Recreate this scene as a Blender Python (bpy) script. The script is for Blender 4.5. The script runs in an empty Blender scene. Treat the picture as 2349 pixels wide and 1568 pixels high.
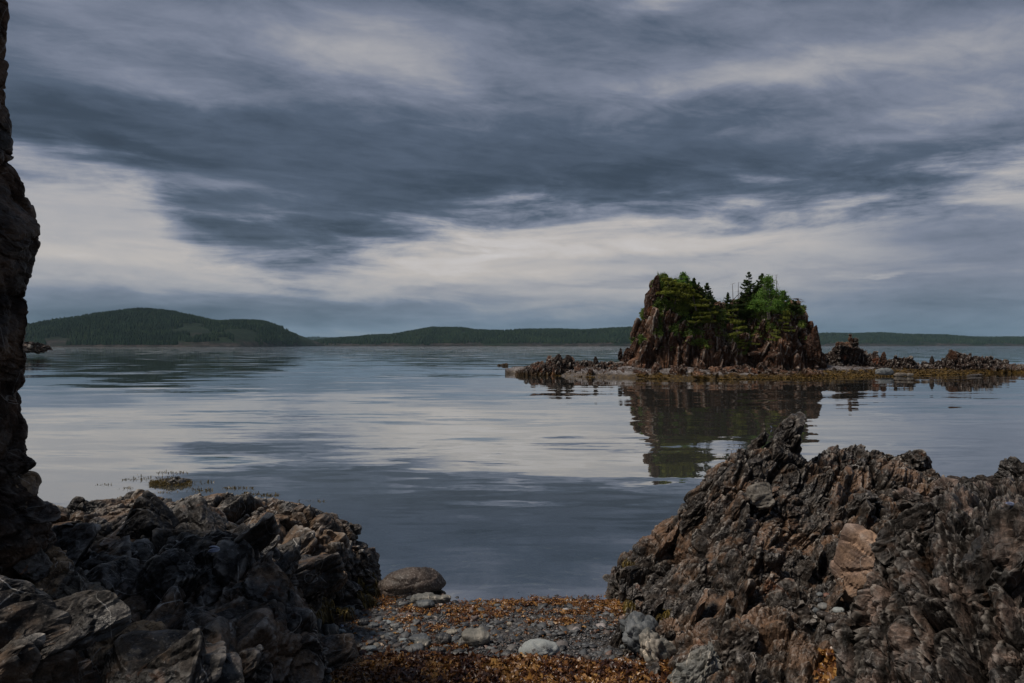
import bpy, bmesh, math, time
import numpy as np
from mathutils import Vector, Matrix
T0 = time.time()
D = bpy.data
SC = bpy.context.scene
COL = SC.collection
RNG = np.random.default_rng(7)

# ------------------------------------------------------------------ camera
F, CX, HY, CH = 1566.0, 1174.5, 793.0, 2.0       # focal length in px of a 2349 px wide frame, horizon row, camera height
cam = D.cameras.new('camera'); cam_o = D.objects.new('camera', cam); COL.objects.link(cam_o)
cam.sensor_width = 36; cam.lens = 24.0
cam.shift_y = 9 / 2349.0
cam.clip_start = 0.05; cam.clip_end = 20000
cam_o.location = (0, 0, CH); cam_o.rotation_euler = (math.radians(90), 0, 0)
SC.camera = cam_o

def at(px, py, d):
    return np.array([(px - CX) / F * d, d, CH + (HY - py) / F * d])

# ------------------------------------------------------------------ node helper
class NT:
    def __init__(s, tree): s.t = tree; s.n = tree.nodes; s.l = tree.links
    def new(s, typ, **kw):
        n = s.n.new(typ)
        for k, v in kw.items(): setattr(n, k, v)
        return n
    def put(s, sock, v):
        if v is None: return
        if isinstance(v, bpy.types.NodeSocket): s.l.new(v, sock)
        else:
            if isinstance(v, (tuple, list)) and sock.type == 'RGBA' and len(v) == 3: v = (*v, 1)
            sock.default_value = v
    def m(s, op, a, b=None, c=None, clamp=False):
        n = s.new('ShaderNodeMath', operation=op); n.use_clamp = clamp
        s.put(n.inputs[0], a); s.put(n.inputs[1], b)
        if c is not None: s.put(n.inputs[2], c)
        return n.outputs[0]
    def add(s, a, b): return s.m('ADD', a, b)
    def sub(s, a, b): return s.m('SUBTRACT', a, b)
    def mul(s, a, b): return s.m('MULTIPLY', a, b)
    def v(s, op, a, b=None, scale=None):
        n = s.new('ShaderNodeVectorMath', operation=op)
        s.put(n.inputs[0], a); s.put(n.inputs[1], b)
        if scale is not None: s.put(n.inputs['Scale'], scale)
        return n.outputs['Value'] if op in ('LENGTH', 'DOT_PRODUCT', 'DISTANCE') else n.outputs[0]
    def xyz(s, v):
        n = s.new('ShaderNodeSeparateXYZ'); s.put(n.inputs[0], v); return n.outputs
    def vec(s, x, y, z=0.0):
        n = s.new('ShaderNodeCombineXYZ')
        for i, q in enumerate((x, y, z)): s.put(n.inputs[i], q)
        return n.outputs[0]
    def noise(s, v, scale, detail=4, rough=0.55, dist=0.0, color=False):
        n = s.new('ShaderNodeTexNoise'); s.put(n.inputs['Vector'], v)
        s.put(n.inputs['Scale'], scale); s.put(n.inputs['Detail'], detail)
        s.put(n.inputs['Roughness'], rough); s.put(n.inputs['Distortion'], dist)
        return n.outputs['Color' if color else 'Fac']
    def vor(s, v, scale, feature='F1', rnd=1.0, out='Distance'):
        n = s.new('ShaderNodeTexVoronoi', feature=feature); s.put(n.inputs['Vector'], v)
        s.put(n.inputs['Scale'], scale); s.put(n.inputs['Randomness'], rnd)
        return n.outputs[out]
    def map(s, v, a, b, c=0.0, d=1.0, smooth=True):
        n = s.new('ShaderNodeMapRange', interpolation_type='SMOOTHSTEP' if smooth else 'LINEAR')
        for i, q in enumerate((v, a, b, c, d)): s.put(n.inputs[i], q)
        return n.outputs[0]
    def mix(s, f, a, b, blend='MIX'):
        n = s.new('ShaderNodeMix', data_type='RGBA', blend_type=blend)
        s.put(n.inputs[0], f); s.put(n.inputs[6], a); s.put(n.inputs[7], b)
        return n.outputs[2]
    def ramp(s, f, pts, interp='LINEAR'):
        n = s.new('ShaderNodeValToRGB'); s.put(n.inputs[0], f)
        cr = n.color_ramp; cr.interpolation = interp
        while len(cr.elements) < len(pts): cr.elements.new(0.5)
        for e, (p, c) in zip(cr.elements, pts):
            e.position = p; e.color = (*c, 1)
        return n.outputs[0]
    def bump(s, h, strength, dist, normal=None):
        n = s.new('ShaderNodeBump'); s.put(n.inputs['Height'], h)
        s.put(n.inputs['Strength'], strength); s.put(n.inputs['Distance'], dist)
        s.put(n.inputs['Normal'], normal)
        return n.outputs[0]

# ------------------------------------------------------------------ world: overcast evening sky
SUN_EL, SUN_AZ = math.radians(60), math.radians(-102)     # azimuth from +Y, clockwise positive
world = D.worlds.new('World'); SC.world = world; world.use_nodes = True
w = NT(world.node_tree); w.n.clear()
dirv = w.new('ShaderNodeTexCoord').outputs['Generated']
X, Y, Z = w.xyz(dirv)
AZ = w.m('ARCTAN2', X, Y)
HR = w.m('SQRT', w.add(w.mul(X, X), w.mul(Y, Y)))
EL = w.m('ARCTAN2', Z, HR)
def azel(px, py):
    u = (px - CX) / F; az = math.atan(u)
    return az, math.atan((HY - py) / F * math.cos(az))
zz = w.add(w.m('MAXIMUM', Z, 0.0), 0.10)
cp = w.vec(w.m('DIVIDE', X, zz), w.m('DIVIDE', Y, zz), 0.0)       # the cloud deck, seen in perspective
n_big = w.sub(w.noise(w.v('MULTIPLY', cp, (0.55, 0.8, 1)), 1.0, 5, 0.55, 0.6), 0.5)
cr_ = w.vec(w.v('DOT_PRODUCT', cp, (.94, .34, 0)), w.v('DOT_PRODUCT', cp, (-.34, .94, 0)), 0.0)
n_str = w.sub(w.noise(w.v('MULTIPLY', cr_, (0.8, 1.9, 1)), 1.3, 8, 0.62, 1.2), 0.5)
n_fine = w.sub(w.noise(w.vec(w.mul(AZ, 5.0), w.mul(EL, 30.0), 3.0), 1.0, 7, 0.62, 0.5), 0.5)
n_warp = w.sub(w.noise(w.vec(w.mul(AZ, 3.0), w.mul(EL, 9.0), 9.0), 1.0, 4, 0.5, 0.3), 0.5)
n_tex = w.sub(w.noise(w.v('MULTIPLY', cr_, (2.2, 4.0, 1)), 1.7, 9, 0.66, 0.7), 0.5)
n_puff = w.sub(w.noise(w.vec(w.mul(AZ, 16.0), w.mul(EL, 34.0), 29.0), 1.0, 8, 0.62, 0.35), 0.5)
n_wisp = w.sub(w.noise(w.vec(w.mul(w.add(AZ, w.mul(EL, 1.2)), 6.0), w.mul(EL, 22.0), 17.0), 1.0, 8, 0.6, 0.6), 0.5)
A2 = w.add(AZ, w.mul(n_warp, 0.10)); E2 = w.add(EL, w.mul(n_wisp, 0.05))
def curve(xsock, pts, lo, hi, vlo, vhi):
    n = w.new('ShaderNodeFloatCurve')
    w.put(n.inputs['Value'], w.map(xsock, lo, hi, 0, 1, smooth=False))
    c = n.mapping.curves[0]
    pts = sorted(pts)
    while len(c.points) < len(pts): c.points.new(0.5, 0.5)
    for p, (x, v) in zip(c.points, pts):
        p.location = ((x - lo) / (hi - lo), (v - vlo) / (vhi - vlo)); p.handle_type = 'AUTO_CLAMPED'
    n.mapping.update()
    return w.map(n.outputs[0], 0, 1, vlo, vhi, smooth=False)
edge_px = [(-600, 300), (-200, 320), (30, 345), (200, 362), (320, 412), (400, 485), (500, 555), (630, 590), (800, 565), (950, 530), (1150, 497),
           (1500, 492), (1750, 485), (1950, 445), (2150, 415), (2349, 385), (2800, 340)]
edge = curve(w.add(AZ, w.mul(n_warp, 0.05)), [azel(*p) for p in edge_px], -1.0, 1.0, 0.0, 0.5)
below = w.map(w.add(w.sub(edge, EL), w.add(w.mul(n_wisp, 0.055), w.add(w.mul(n_warp, 0.04), w.add(w.mul(n_puff, 0.03), w.mul(n_fine, 0.15))))), -0.048, 0.050)
# (px, py, radius x, radius y, amount)
SPOTS_UP = [(750, 100, 260, 60, .13), (960, 130, 200, 60, .08), (200, 60, 260, 90, .07), (400, 200, 200, 30, .10), (90, 275, 160, 50, -.07),
            (1500, 5, 90, 26, .16), (1700, 175, 300, 38, .17), (2230, 250, 240, 55, .20), (2200, 130, 300, 40, .06), (2330, 60, 200, 50, .06), (1850, 60, 300, 60, .05),
            (1950, 320, 250, 60, -.02), (850, 380, 500, 100, -.05), (650, 520, 280, 55, -.05), (1400, 400, 320, 90, -.04), (330, 330, 300, 50, -.06),
            (470, 420, 150, 18, .12), (600, 490, 160, 12, .10), (1350, 270, 140, 26, .05), (2330, 500, 260, 50, -.07), (1300, 60, 300, 70, .02),
            (80, 390, 240, 28, .12), (230, 300, 130, 14, .10), (1000, 200, 240, 50, .05), (2040, 200, 120, 60, .05), (2340, 400, 200, 30, -.05)]
SPOTS_DN = [(1150, 585, 700, 40, .05), (120, 470, 300, 60, -.07), (1150, 600, 420, 60, .04), (200, 685, 380, 42, -.19), (100, 735, 300, 50, -.13), (950, 708, 350, 26, -.20), (1100, 745, 500, 20, -.14),
            (1520, 770, 250, 40, -.05), (1450, 600, 250, 12, -.12), (1750, 625, 420, 24, -.08), (2150, 705, 420, 64, -.20), (2349, 610, 260, 55, -.19),
            (2250, 520, 240, 40, -.33), (2100, 455, 220, 10, .03), (330, 570, 180, 8, -.06), (1050, 568, 110, 6, -.14), (700, 655, 240, 16, .02), (1000, 665, 130, 10, -.12),
            (500, 720, 260, 30, -.12), (620, 510, 200, 20, -.10), (1500, 520, 240, 8, -.06), (300, 600, 160, 10, .04), (1990, 634, 40, 4, .12), (1990, 640, 90, 6, -.04), (1450, 650, 220, 10, -.12)]
def spots(lst, Aq, Eq):
    tot = None
    for px, py, rx, ry, amt in lst:
        a, e = azel(px, py)
        da = w.mul(w.sub(Aq, a), F / rx * 0.95); de = w.mul(w.sub(Eq, e), F / ry * 0.95)
        g = w.m('EXPONENT', w.mul(w.add(w.mul(da, da), w.mul(de, de)), -1.0))
        g = w.mul(g, amt)
        tot = g if tot is None else w.add(tot, g)
    return tot
up = w.add(w.add(0.340, spots(SPOTS_UP, A2, E2)), w.add(w.mul(n_big, 0.20), w.add(w.mul(n_str, 0.19), w.add(w.mul(n_wisp, 0.10), w.add(w.mul(n_tex, 0.16), w.mul(n_puff, 0.07))))))
near_e = w.mul(w.sub(EL, edge), 1 / 0.075)
up = w.sub(up, w.mul(w.m('EXPONENT', w.mul(w.mul(near_e, near_e), -1.0)), 0.055))
dn0 = w.add(w.map(EL, 0.0, 0.055, 0.465, 0.545), w.map(EL, 0.05, 0.115, 0.0, 0.07))
dn = w.add(w.add(dn0, w.mul(spots(SPOTS_DN, A2, E2), 0.62)), w.add(w.mul(n_fine, 0.24), w.add(w.mul(n_wisp, 0.06), w.mul(n_puff, 0.07))))
rgt = w.map(AZ, 0.75, 1.6); lft = w.map(AZ, -0.9, -1.8)
dn = w.sub(dn, w.mul(w.m('MAXIMUM', rgt, lft), 0.12))
B = w.new('ShaderNodeMix', data_type='FLOAT'); w.put(B.inputs[0], below); w.put(B.inputs[2], up); w.put(B.inputs[3], dn); B = B.outputs[0]
cloud = w.ramp(B, [(0.0, (.006, .009, .014)), (0.22, (.032, .046, .068)), (0.33, (.070, .092, .132)), (0.44, (.172, .192, .250)),
                   (0.55, (.330, .328, .345)), (0.64, (.445, .415, .395)), (0.85, (.70, .68, .70)), (1.0, (.9, .9, .9))])
low = w.mul(w.map(EL, 0.10, 0.0), w.map(B, 0.60, 0.40))
cloud = w.mix(w.mul(low, 0.8), cloud, w.mix(1.0, cloud, (0.72, 1.04, 1.12), 'MULTIPLY'))
sky = w.new('ShaderNodeTexSky', sky_type='NISHITA'); sky.sun_disc = False
sky.sun_elevation = SUN_EL; sky.sun_rotation = SUN_AZ % (2 * math.pi); sky.air_density = 1.0; sky.dust_density = 1.5
cl10 = w.v('SCALE', cloud, scale=5.45)
cl10 = w.v('SCALE', cl10, scale=w.map(EL, 0.62, 1.25, 1.0, 1.3))
full = w.mix(0.97, sky.outputs[0], cl10)
bg = w.new('ShaderNodeBackground'); w.put(bg.inputs['Color'], full); bg.inputs['Strength'].default_value = 0.1
wo = w.new('ShaderNodeOutputWorld'); w.l.new(bg.outputs[0], wo.inputs[0])
world.cycles.sampling_method = 'MANUAL'; world.cycles.sample_map_resolution = 512

sun = D.lights.new('sun', 'SUN'); sun.energy = 1.5; sun.angle = math.radians(10); sun.color = (1.0, 0.90, 0.78)
sun_o = D.objects.new('sun', sun); COL.objects.link(sun_o)
sdir = Vector((math.sin(SUN_AZ) * math.cos(SUN_EL), math.cos(SUN_AZ) * math.cos(SUN_EL), math.sin(SUN_EL)))
sun_o.rotation_euler = sdir.to_track_quat('Z', 'Y').to_euler()

vs = SC.view_settings
SC.display_settings.display_device = 'sRGB'
vs.view_transform = 'Standard'; vs.look = 'None'; vs.exposure = 1.05; vs.gamma = 1; vs.use_curve_mapping = False
SC.cycles.use_denoising = True
SC.cycles.max_bounces = 8; SC.cycles.transparent_max_bounces = 12; SC.cycles.volume_bounces = 0

# ------------------------------------------------------------------ numpy noise
def hsh(i, j, k, seed):
    h = (i.astype(np.uint32) * np.uint32(374761393) + j.astype(np.uint32) * np.uint32(668265263)
         + k.astype(np.uint32) * np.uint32(2147483647) + np.uint32((seed * 974711 + 13) & 0xffffffff))
    h = (h ^ (h >> np.uint32(13))) * np.uint32(1274126177)
    h ^= h >> np.uint32(16); h *= np.uint32(2246822519); h ^= h >> np.uint32(13)
    return h
def h01(i, j, k, seed): return hsh(i, j, k, seed).astype(np.float32) * np.float32(1 / 4294967296.0)
def vnoise(P, seed=0):
    fl = np.floor(P); f = (P - fl).astype(np.float32); I = fl.astype(np.int32)
    f = f * f * f * (f * (f * 6 - 15) + 10)
    i, j, k = I[:, 0], I[:, 1], I[:, 2]; fx, fy, fz = f[:, 0], f[:, 1], f[:, 2]
    def L(a, b, t): return a + (b - a) * t
    c = lambda a, b, d: h01(i + a, j + b, k + d, seed)
    return L(L(L(c(0,0,0), c(1,0,0), fx), L(c(0,1,0), c(1,1,0), fx), fy),
             L(L(c(0,0,1), c(1,0,1), fx), L(c(0,1,1), c(1,1,1), fx), fy), fz) * 2 - 1
ROT = np.array([[0.36, 0.48, -0.8], [-0.8, 0.6, 0.0], [0.48, 0.64, 0.6]])
def fbm(P, octs=4, seed=0, gain=0.5):
    P = np.asarray(P, float); s = 0; a = 1.0; t = 0
    for o in range(octs):
        s = s + a * vnoise(P, seed + o * 17); t += a
        P = P @ ROT.T * 2.03 + 3.1; a *= gain
    return s / t
def voro(P, seed=0):
    """nearest cell: (distance to border, three random numbers of the cell, offset from its centre)"""
    fl = np.floor(P); I = fl.astype(np.int32); f = (P - fl).astype(np.float32)
    n = len(P); d1 = np.full(n, 9, np.float32); d2 = np.full(n, 9, np.float32)
    best = np.zeros((n, 3), np.int32); off = np.zeros((n, 3), np.float32)
    for a in (-1, 0, 1):
        for b in (-1, 0, 1):
            for c in (-1, 0, 1):
                i, j, k = I[:, 0] + a, I[:, 1] + b, I[:, 2] + c
                h = hsh(i, j, k, seed)
                rx = f[:, 0] - a - ((h & 1023).astype(np.float32) / 1023 * 0.9 + 0.05)
                ry = f[:, 1] - b - (((h >> 10) & 1023).astype(np.float32) / 1023 * 0.9 + 0.05)
                rz = f[:, 2] - c - (((h >> 20) & 1023).astype(np.float32) / 1023 * 0.9 + 0.05)
                d = rx * rx + ry * ry + rz * rz
                m = d < d1
                d2 = np.where(m, d1, np.minimum(d2, d)); d1 = np.where(m, d, d1)
                best[m, 0] = i[m]; best[m, 1] = j[m]; best[m, 2] = k[m]
                off[m, 0] = rx[m]; off[m, 1] = ry[m]; off[m, 2] = rz[m]
    r = [h01(best[:, 0], best[:, 1], best[:, 2], seed + 101 + q) * 2 - 1 for q in range(4)]
    return np.sqrt(d2) - np.sqrt(d1), r, off
def frame(n, spin=0.0):
    """rows: bedding normal, two in-plane axes"""
    n = np.array(n, float); n /= np.linalg.norm(n)
    u = np.cross(n, [0.0, 1.0, 0.15]); u /= np.linalg.norm(u); v = np.cross(n, u)
    c, s = math.cos(spin), math.sin(spin)
    return np.array([n, u * c + v * s, -u * s + v * c])
def up(M):
    return M if abs(M[1][2]) > abs(M[2][2]) else np.array([M[0], M[2], -M[1]])
def rock_disp(P, M, size, amp, seed, levels=4, thin=0.38, crack=0.35, warp=0.35, fine=True, lng=1.25, tilt=1.0, grain=.05, bil=0.0):
    """broken, bedded rock: cells flattened along the bedding stand proud or back and are tilted"""
    Q = P @ M.T
    W = np.stack([fbm(P / (size * 2.2), 3, seed + 7 + q) for q in range(3)], 1)
    Q = Q + W * size * warp * .55
    out = np.zeros(len(P))
    sz, am = size, amp
    for l in range(levels):
        C = Q / (sz * np.array([thin if l == 0 else thin * 1.35, lng if l < 2 else 1.1, 0.8]))
        e, r, off = voro(C, seed + 31 * l)
        t = r[0] * 0.65 + tilt * (off[:, 0] * r[1] * 0.9 + off[:, 1] * r[2] * (0.7 if l < 2 and lng > 1.3 else 1.4) + off[:, 2] * r[3] * 1.3)
        out += am * (t - crack * (1.7 if l < 2 else 1.0) * np.clip(1 - e / 0.15, 0, 1))
        sz *= 0.42; am *= 0.44
        Q = Q + 0.05 * size
    if bil:
        # rounded ribs with sharp narrow grooves, running along the bedding
        Qb = Q + np.stack([fbm(P / (size * .7), 2, seed + 71 + q) for q in range(3)], 1) * size * .16
        sb, ab, tot = size * 1.1, 1.0, np.zeros(len(P))
        for l in range(5):
            nb_ = np.abs(vnoise(Qb / (sb * np.array([thin, lng * 1.1, .9]) * (1 if l == 0 else [1.3, .8, 1])) + 7.7 * l, seed + 83 + l))
            tot += ab * (np.minimum(nb_ * 2.2, 1.0) ** .7 - .6); sb *= .5; ab *= .42
        out = out * (1 - bil) + bil * amp * 1.5 * tot
    if fine:
        out += amp * grain * fbm(Q / (size * np.array([0.06, 0.22, 0.16])), 3, seed + 5)
    return out

# ------------------------------------------------------------------ objects
def link(o, parent=None):
    COL.objects.link(o)
    if parent is not None:
        o.parent = parent; o.matrix_parent_inverse = Matrix.Translation(-Vector(parent.location))
    return o
def mesh_np(name, V, Fc, mats, smooth=False, mat_idx=None, attr=None):
    V = np.ascontiguousarray(V, dtype=np.float32); Fc = np.ascontiguousarray(Fc, dtype=np.int32)
    me = D.meshes.new(name); k = Fc.shape[1]
    me.vertices.add(len(V)); me.vertices.foreach_set('co', V.ravel())
    me.loops.add(Fc.size); me.loops.foreach_set('vertex_index', Fc.ravel())
    me.polygons.add(len(Fc)); me.polygons.foreach_set('loop_start', np.arange(0, Fc.size, k, dtype=np.int32))
    me.polygons.foreach_set('loop_total', np.full(len(Fc), k, dtype=np.int32))
    if smooth: me.polygons.foreach_set('use_smooth', np.ones(len(Fc), dtype=bool))
    else: me.polygons.foreach_set('use_smooth', np.zeros(len(Fc), dtype=bool))
    for m in (mats if isinstance(mats, (list, tuple)) else [mats]): me.materials.append(m)
    if mat_idx is not None: me.polygons.foreach_set('material_index', np.asarray(mat_idx, dtype=np.int32))
    if attr is not None:
        a = me.attributes.new('tint', 'FLOAT', 'POINT'); a.data.foreach_set('value', np.asarray(attr, dtype=np.float32))
    me.update(calc_edges=True)
    return me
def tag(o, label=None, cat=None, group=None, kind=None):
    if label: o['label'] = label
    if cat: o['category'] = cat
    if group: o['group'] = group
    if kind: o['kind'] = kind
    return o
def ob(name, me, parent=None, M=None):
    o = D.objects.new(name, me); link(o, parent)
    if M is not None: o.matrix_basis = M
    return o
def empty(name, loc, label, cat, group=None):
    o = D.objects.new(name, None); o.location = loc; link(o); o.empty_display_size = 0.2
    return tag(o, label, cat, group)
def grid_faces(nu, nv):
    i = np.arange(nu - 1)[:, None] * nv + np.arange(nv - 1)[None]
    i = i.ravel(); return np.stack([i, i + nv, i + nv + 1, i + 1], 1)
_ico = {}
def ico(sub):
    if sub not in _ico:
        bm = bmesh.new(); bmesh.ops.create_icosphere(bm, subdivisions=sub, radius=1)
        V = np.array([v.co[:] for v in bm.verts]); Fc = np.array([[v.index for v in f.verts] for f in bm.faces])
        bm.free(); _ico[sub] = (V / np.linalg.norm(V, axis=1)[:, None], Fc)
    return _ico[sub]
def rbf(ctrl, XY, soft=0.05):
    C = np.array(ctrl, float); c = C[:, :2]; z = C[:, 2]
    ph = lambda a, b: np.sqrt(((a[:, None] - b[None]) ** 2).sum(-1) + soft * soft)
    K = ph(c, c) + np.eye(len(c)) * 1e-3
    n = len(c); A = np.block([[K, np.ones((n, 1))], [np.ones((1, n)), np.zeros((1, 1))]])
    wv = np.linalg.solve(A, np.append(z, 0))
    out = np.empty(len(XY))
    for s in range(0, len(XY), 40000):
        out[s:s+40000] = ph(XY[s:s+40000], c) @ wv[:-1] + wv[-1]
    return out

# ------------------------------------------------------------------ materials
MAT = {}
def material(name):
    m = D.materials.new(name); m.use_nodes = True; t = NT(m.node_tree); t.n.clear()
    o = t.new('ShaderNodeOutputMaterial'); MAT[name] = m
    return m, t, o
def principled(t, o, col, rough=0.7, normal=None, spec=0.4):
    p = t.new('ShaderNodeBsdfPrincipled')
    t.put(p.inputs['Base Color'], col); t.put(p.inputs['Roughness'], rough); t.put(p.inputs['Normal'], normal)
    t.put(p.inputs['Specular IOR Level'], spec)
    t.l.new(p.outputs[0], o.inputs[0]); return p
def bedded(t, pos, M, sc):
    comps = [t.v('DOT_PRODUCT', pos, tuple(M[k])) for k in range(3)]
    return t.vec(*[t.mul(c, s) for c, s in zip(comps, sc)])
def rock_mat(name, M, dark, mid, tan, rust, veins=0.5, pale=0.3, size=1.0, rough=0.55, bump=1.0, tanamt=0.5, rustamt=0.3, wet=None, lines=1.0, spec=0.45):
    m, t, o = material(name)
    pos = t.new('ShaderNodeNewGeometry').outputs['Position']
    rnd = t.new('ShaderNodeObjectInfo').outputs['Random']
    p = t.v('SCALE', pos, scale=1.0 / size)
    bq = bedded(t, p, M, (12, 2.2, 3.0)); bf = bedded(t, p, M, (44, 8, 12))
    n1 = t.noise(p, 1.6, 5, 0.6, 0.3); n2 = t.noise(p, 5.5, 5, 0.62, 0.5); ns = t.noise(bq, 1.0, 6, 0.65, 0.1); nf = t.noise(bf, 1.0, 5, 0.6, 0.5)
    g = t.noise(p, 90, 2, 0.6)
    f = t.map(t.add(t.mul(n2, 0.6), t.mul(ns, 0.5)), 0.42, 0.70)
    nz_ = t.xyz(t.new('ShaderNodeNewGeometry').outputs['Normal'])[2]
    top = t.map(t.add(nz_, t.mul(t.sub(n2, .5), .9)), .25, .95)       # light from above painted into the colour: paler tops, darker sides
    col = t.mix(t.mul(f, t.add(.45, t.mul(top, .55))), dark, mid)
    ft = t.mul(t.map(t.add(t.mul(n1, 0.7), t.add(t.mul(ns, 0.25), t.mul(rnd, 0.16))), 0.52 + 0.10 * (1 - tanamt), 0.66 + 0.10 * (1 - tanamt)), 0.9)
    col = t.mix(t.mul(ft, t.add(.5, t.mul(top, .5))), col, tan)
    n3 = t.noise(t.v('ADD', p, (7.3, 2.1, 4.4)), 2.6, 6, 0.65, 0.6)
    fr = t.mul(t.map(n3, 0.60, 0.70), rustamt)
    col = t.mix(fr, col, rust)
    # streaks along the bedding
    col = t.mix(t.mul(t.map(nf, 0.54, 0.72), 0.20 * lines), col, (0.26, 0.22, 0.19))
    # quartz veins: thin sheets
    def vein(scale, wth, seed, dist):
        nn = t.noise(t.v('ADD', p, (seed, seed * 0.7, 3.0)), scale, 1, 0.35, dist)
        return t.map(t.m('ABSOLUTE', t.sub(nn, 0.5)), 0.0, wth, 1.0, 0.0)
    vmask = t.map(t.noise(t.v('ADD', p, (3, 9, 1)), 2.2, 3, 0.6), 0.45, 0.62)
    vv = t.m('MAXIMUM', vein(1.5, 0.0045, 1.7, 0.0), t.mul(vein(2.9, 0.007, 8.1, 0.0), 0.6))
    col = t.mix(t.mul(t.mul(vv, vmask), veins), col, (0.62, 0.60, 0.57))
    # pale bloom of dried salt and lichen in small flecks
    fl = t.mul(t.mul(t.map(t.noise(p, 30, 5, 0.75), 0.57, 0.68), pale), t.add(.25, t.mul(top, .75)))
    col = t.mix(fl, col, (0.38, 0.36, 0.34))
    col = t.mix(0.7, col, t.ramp(g, [(0.3, (.45, .45, .45)), (0.7, (1.3, 1.3, 1.3))]), 'MULTIPLY')
    # worn edges, paled further to paint in edge highlights
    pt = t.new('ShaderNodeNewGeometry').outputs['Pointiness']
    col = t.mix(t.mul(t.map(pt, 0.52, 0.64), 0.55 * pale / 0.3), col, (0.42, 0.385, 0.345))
    if wet is not None: col = wet(t, pos, col)
    h = t.add(t.add(t.mul(ns, 0.30), t.mul(nf, 0.16)), t.add(t.mul(t.vor(t.v('ADD', p, t.v('SCALE', t.noise(p, 9, 2, color=True), scale=.12)), 13), 0.55), t.mul(t.noise(p, 26, 5, 0.7), 0.30)))
    nb = t.bump(h, 0.95 * bump, 0.040 * size)
    rg = t.map(n2, 0.3, 0.7, rough - 0.12, rough + 0.2)
    wetm = t.map(t.noise(p, 3.3, 4, .6), .42, .62)
    rg = t.sub(rg, t.mul(wetm, .05))
    principled(t, o, col, rg, nb, t.mul(t.add(.10, t.mul(wetm, .75)), spec))
    return m

M_LEFT = up(frame((0.48, -0.62, 0.55), 0.0))
M_RIGHT = up(frame((0.82, -0.45, -0.32), 0.0))
M_WALL = up(frame((0.77, -0.61, 0.19), 0.0))
M_ISLE = up(frame((0.97, 0.10, -0.22), 0.0))
M_CLIFF = frame((0.75, -0.5, 0.30), 0.4)

def weed_line(t, pos, col):
    x, y, z = t.xyz(pos)
    zz_ = t.add(z, t.mul(t.sub(t.noise(pos, 0.9, 4), 0.5), 0.5))
    f = t.map(zz_, 0.34, 0.16)
    wc = t.mix(t.map(t.noise(pos, 5, 4), 0.4, 0.65), (.030, .018, .006), (.10, .062, .016))
    right = t.map(x, 3.0, 9.0, 0.45, 0.95)
    return t.mix(t.mul(f, right), col, wc)
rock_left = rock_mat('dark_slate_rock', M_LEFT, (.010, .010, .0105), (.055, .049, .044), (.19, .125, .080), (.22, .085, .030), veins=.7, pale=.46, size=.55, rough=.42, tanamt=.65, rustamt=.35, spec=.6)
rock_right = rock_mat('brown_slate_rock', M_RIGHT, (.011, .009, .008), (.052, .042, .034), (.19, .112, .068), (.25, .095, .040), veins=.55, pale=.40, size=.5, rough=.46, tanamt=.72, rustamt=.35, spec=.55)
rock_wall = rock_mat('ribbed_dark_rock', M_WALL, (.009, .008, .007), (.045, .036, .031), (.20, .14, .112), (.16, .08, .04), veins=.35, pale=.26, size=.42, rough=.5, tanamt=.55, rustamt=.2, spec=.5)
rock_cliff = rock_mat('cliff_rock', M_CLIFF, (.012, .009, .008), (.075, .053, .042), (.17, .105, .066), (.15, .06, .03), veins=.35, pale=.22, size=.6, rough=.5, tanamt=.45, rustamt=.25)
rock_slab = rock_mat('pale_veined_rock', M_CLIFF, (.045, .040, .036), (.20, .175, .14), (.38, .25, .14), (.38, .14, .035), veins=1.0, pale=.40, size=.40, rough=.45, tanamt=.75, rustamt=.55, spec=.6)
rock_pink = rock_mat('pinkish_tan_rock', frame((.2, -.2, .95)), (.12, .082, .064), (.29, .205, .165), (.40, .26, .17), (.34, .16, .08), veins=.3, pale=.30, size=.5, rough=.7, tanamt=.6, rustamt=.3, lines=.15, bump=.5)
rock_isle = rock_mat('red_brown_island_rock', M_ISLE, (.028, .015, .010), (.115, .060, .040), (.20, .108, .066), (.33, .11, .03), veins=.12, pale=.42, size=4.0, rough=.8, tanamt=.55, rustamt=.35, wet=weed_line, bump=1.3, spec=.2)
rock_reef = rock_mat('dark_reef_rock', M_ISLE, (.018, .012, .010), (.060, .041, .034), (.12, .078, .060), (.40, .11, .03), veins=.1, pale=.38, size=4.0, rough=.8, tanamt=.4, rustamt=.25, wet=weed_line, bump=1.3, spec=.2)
def stone_mat(name, a, b, vein=0.0, rough=0.6, spot=0.0, scale=18):
    m, t, o = material(name)
    pos = t.new('ShaderNodeTexCoord').outputs['Object']
    rnd = t.new('ShaderNodeObjectInfo').outputs['Random']
    n = t.noise(pos, 9, 5, 0.65)
    c = t.mix(t.map(n, .35, .68), a, b)
    c = t.mix(t.mul(t.map(t.noise(pos, 80, 3, .7), .55, .66), .35), c, (.42, .41, .39))
    if spot: c = t.mix(t.mul(t.map(t.noise(pos, 26, 3, .6), .62, .66), spot), c, (.03, .02, .02))
    if vein:
        bq = t.add(t.v('DOT_PRODUCT', pos, (scale, scale * .3, scale * .35)), t.mul(t.noise(pos, 8, 4, .6), 1.6))
        s = t.m('ABSOLUTE', t.sub(t.m('FRACT', bq), 0.5))
        c = t.mix(t.mul(t.mul(t.map(s, 0.0, .09, 1, 0), t.map(t.noise(pos, 5, 2), .42, .6)), vein), c, (.55, .50, .42))
    c = t.mix(1.0, c, t.ramp(rnd, [(0, (.65, .65, .68)), (.5, (1, 1, 1)), (1, (1.3, 1.18, 1.1))]), 'MULTIPLY')
    h = t.add(n, t.mul(t.noise(pos, 60, 4, .7), .35))
    principled(t, o, c, rough, t.bump(h, .6, .012), .4)
    return m
stone_grey = stone_mat('grey_stone', (.085, .095, .100), (.17, .185, .19), .2)
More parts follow.
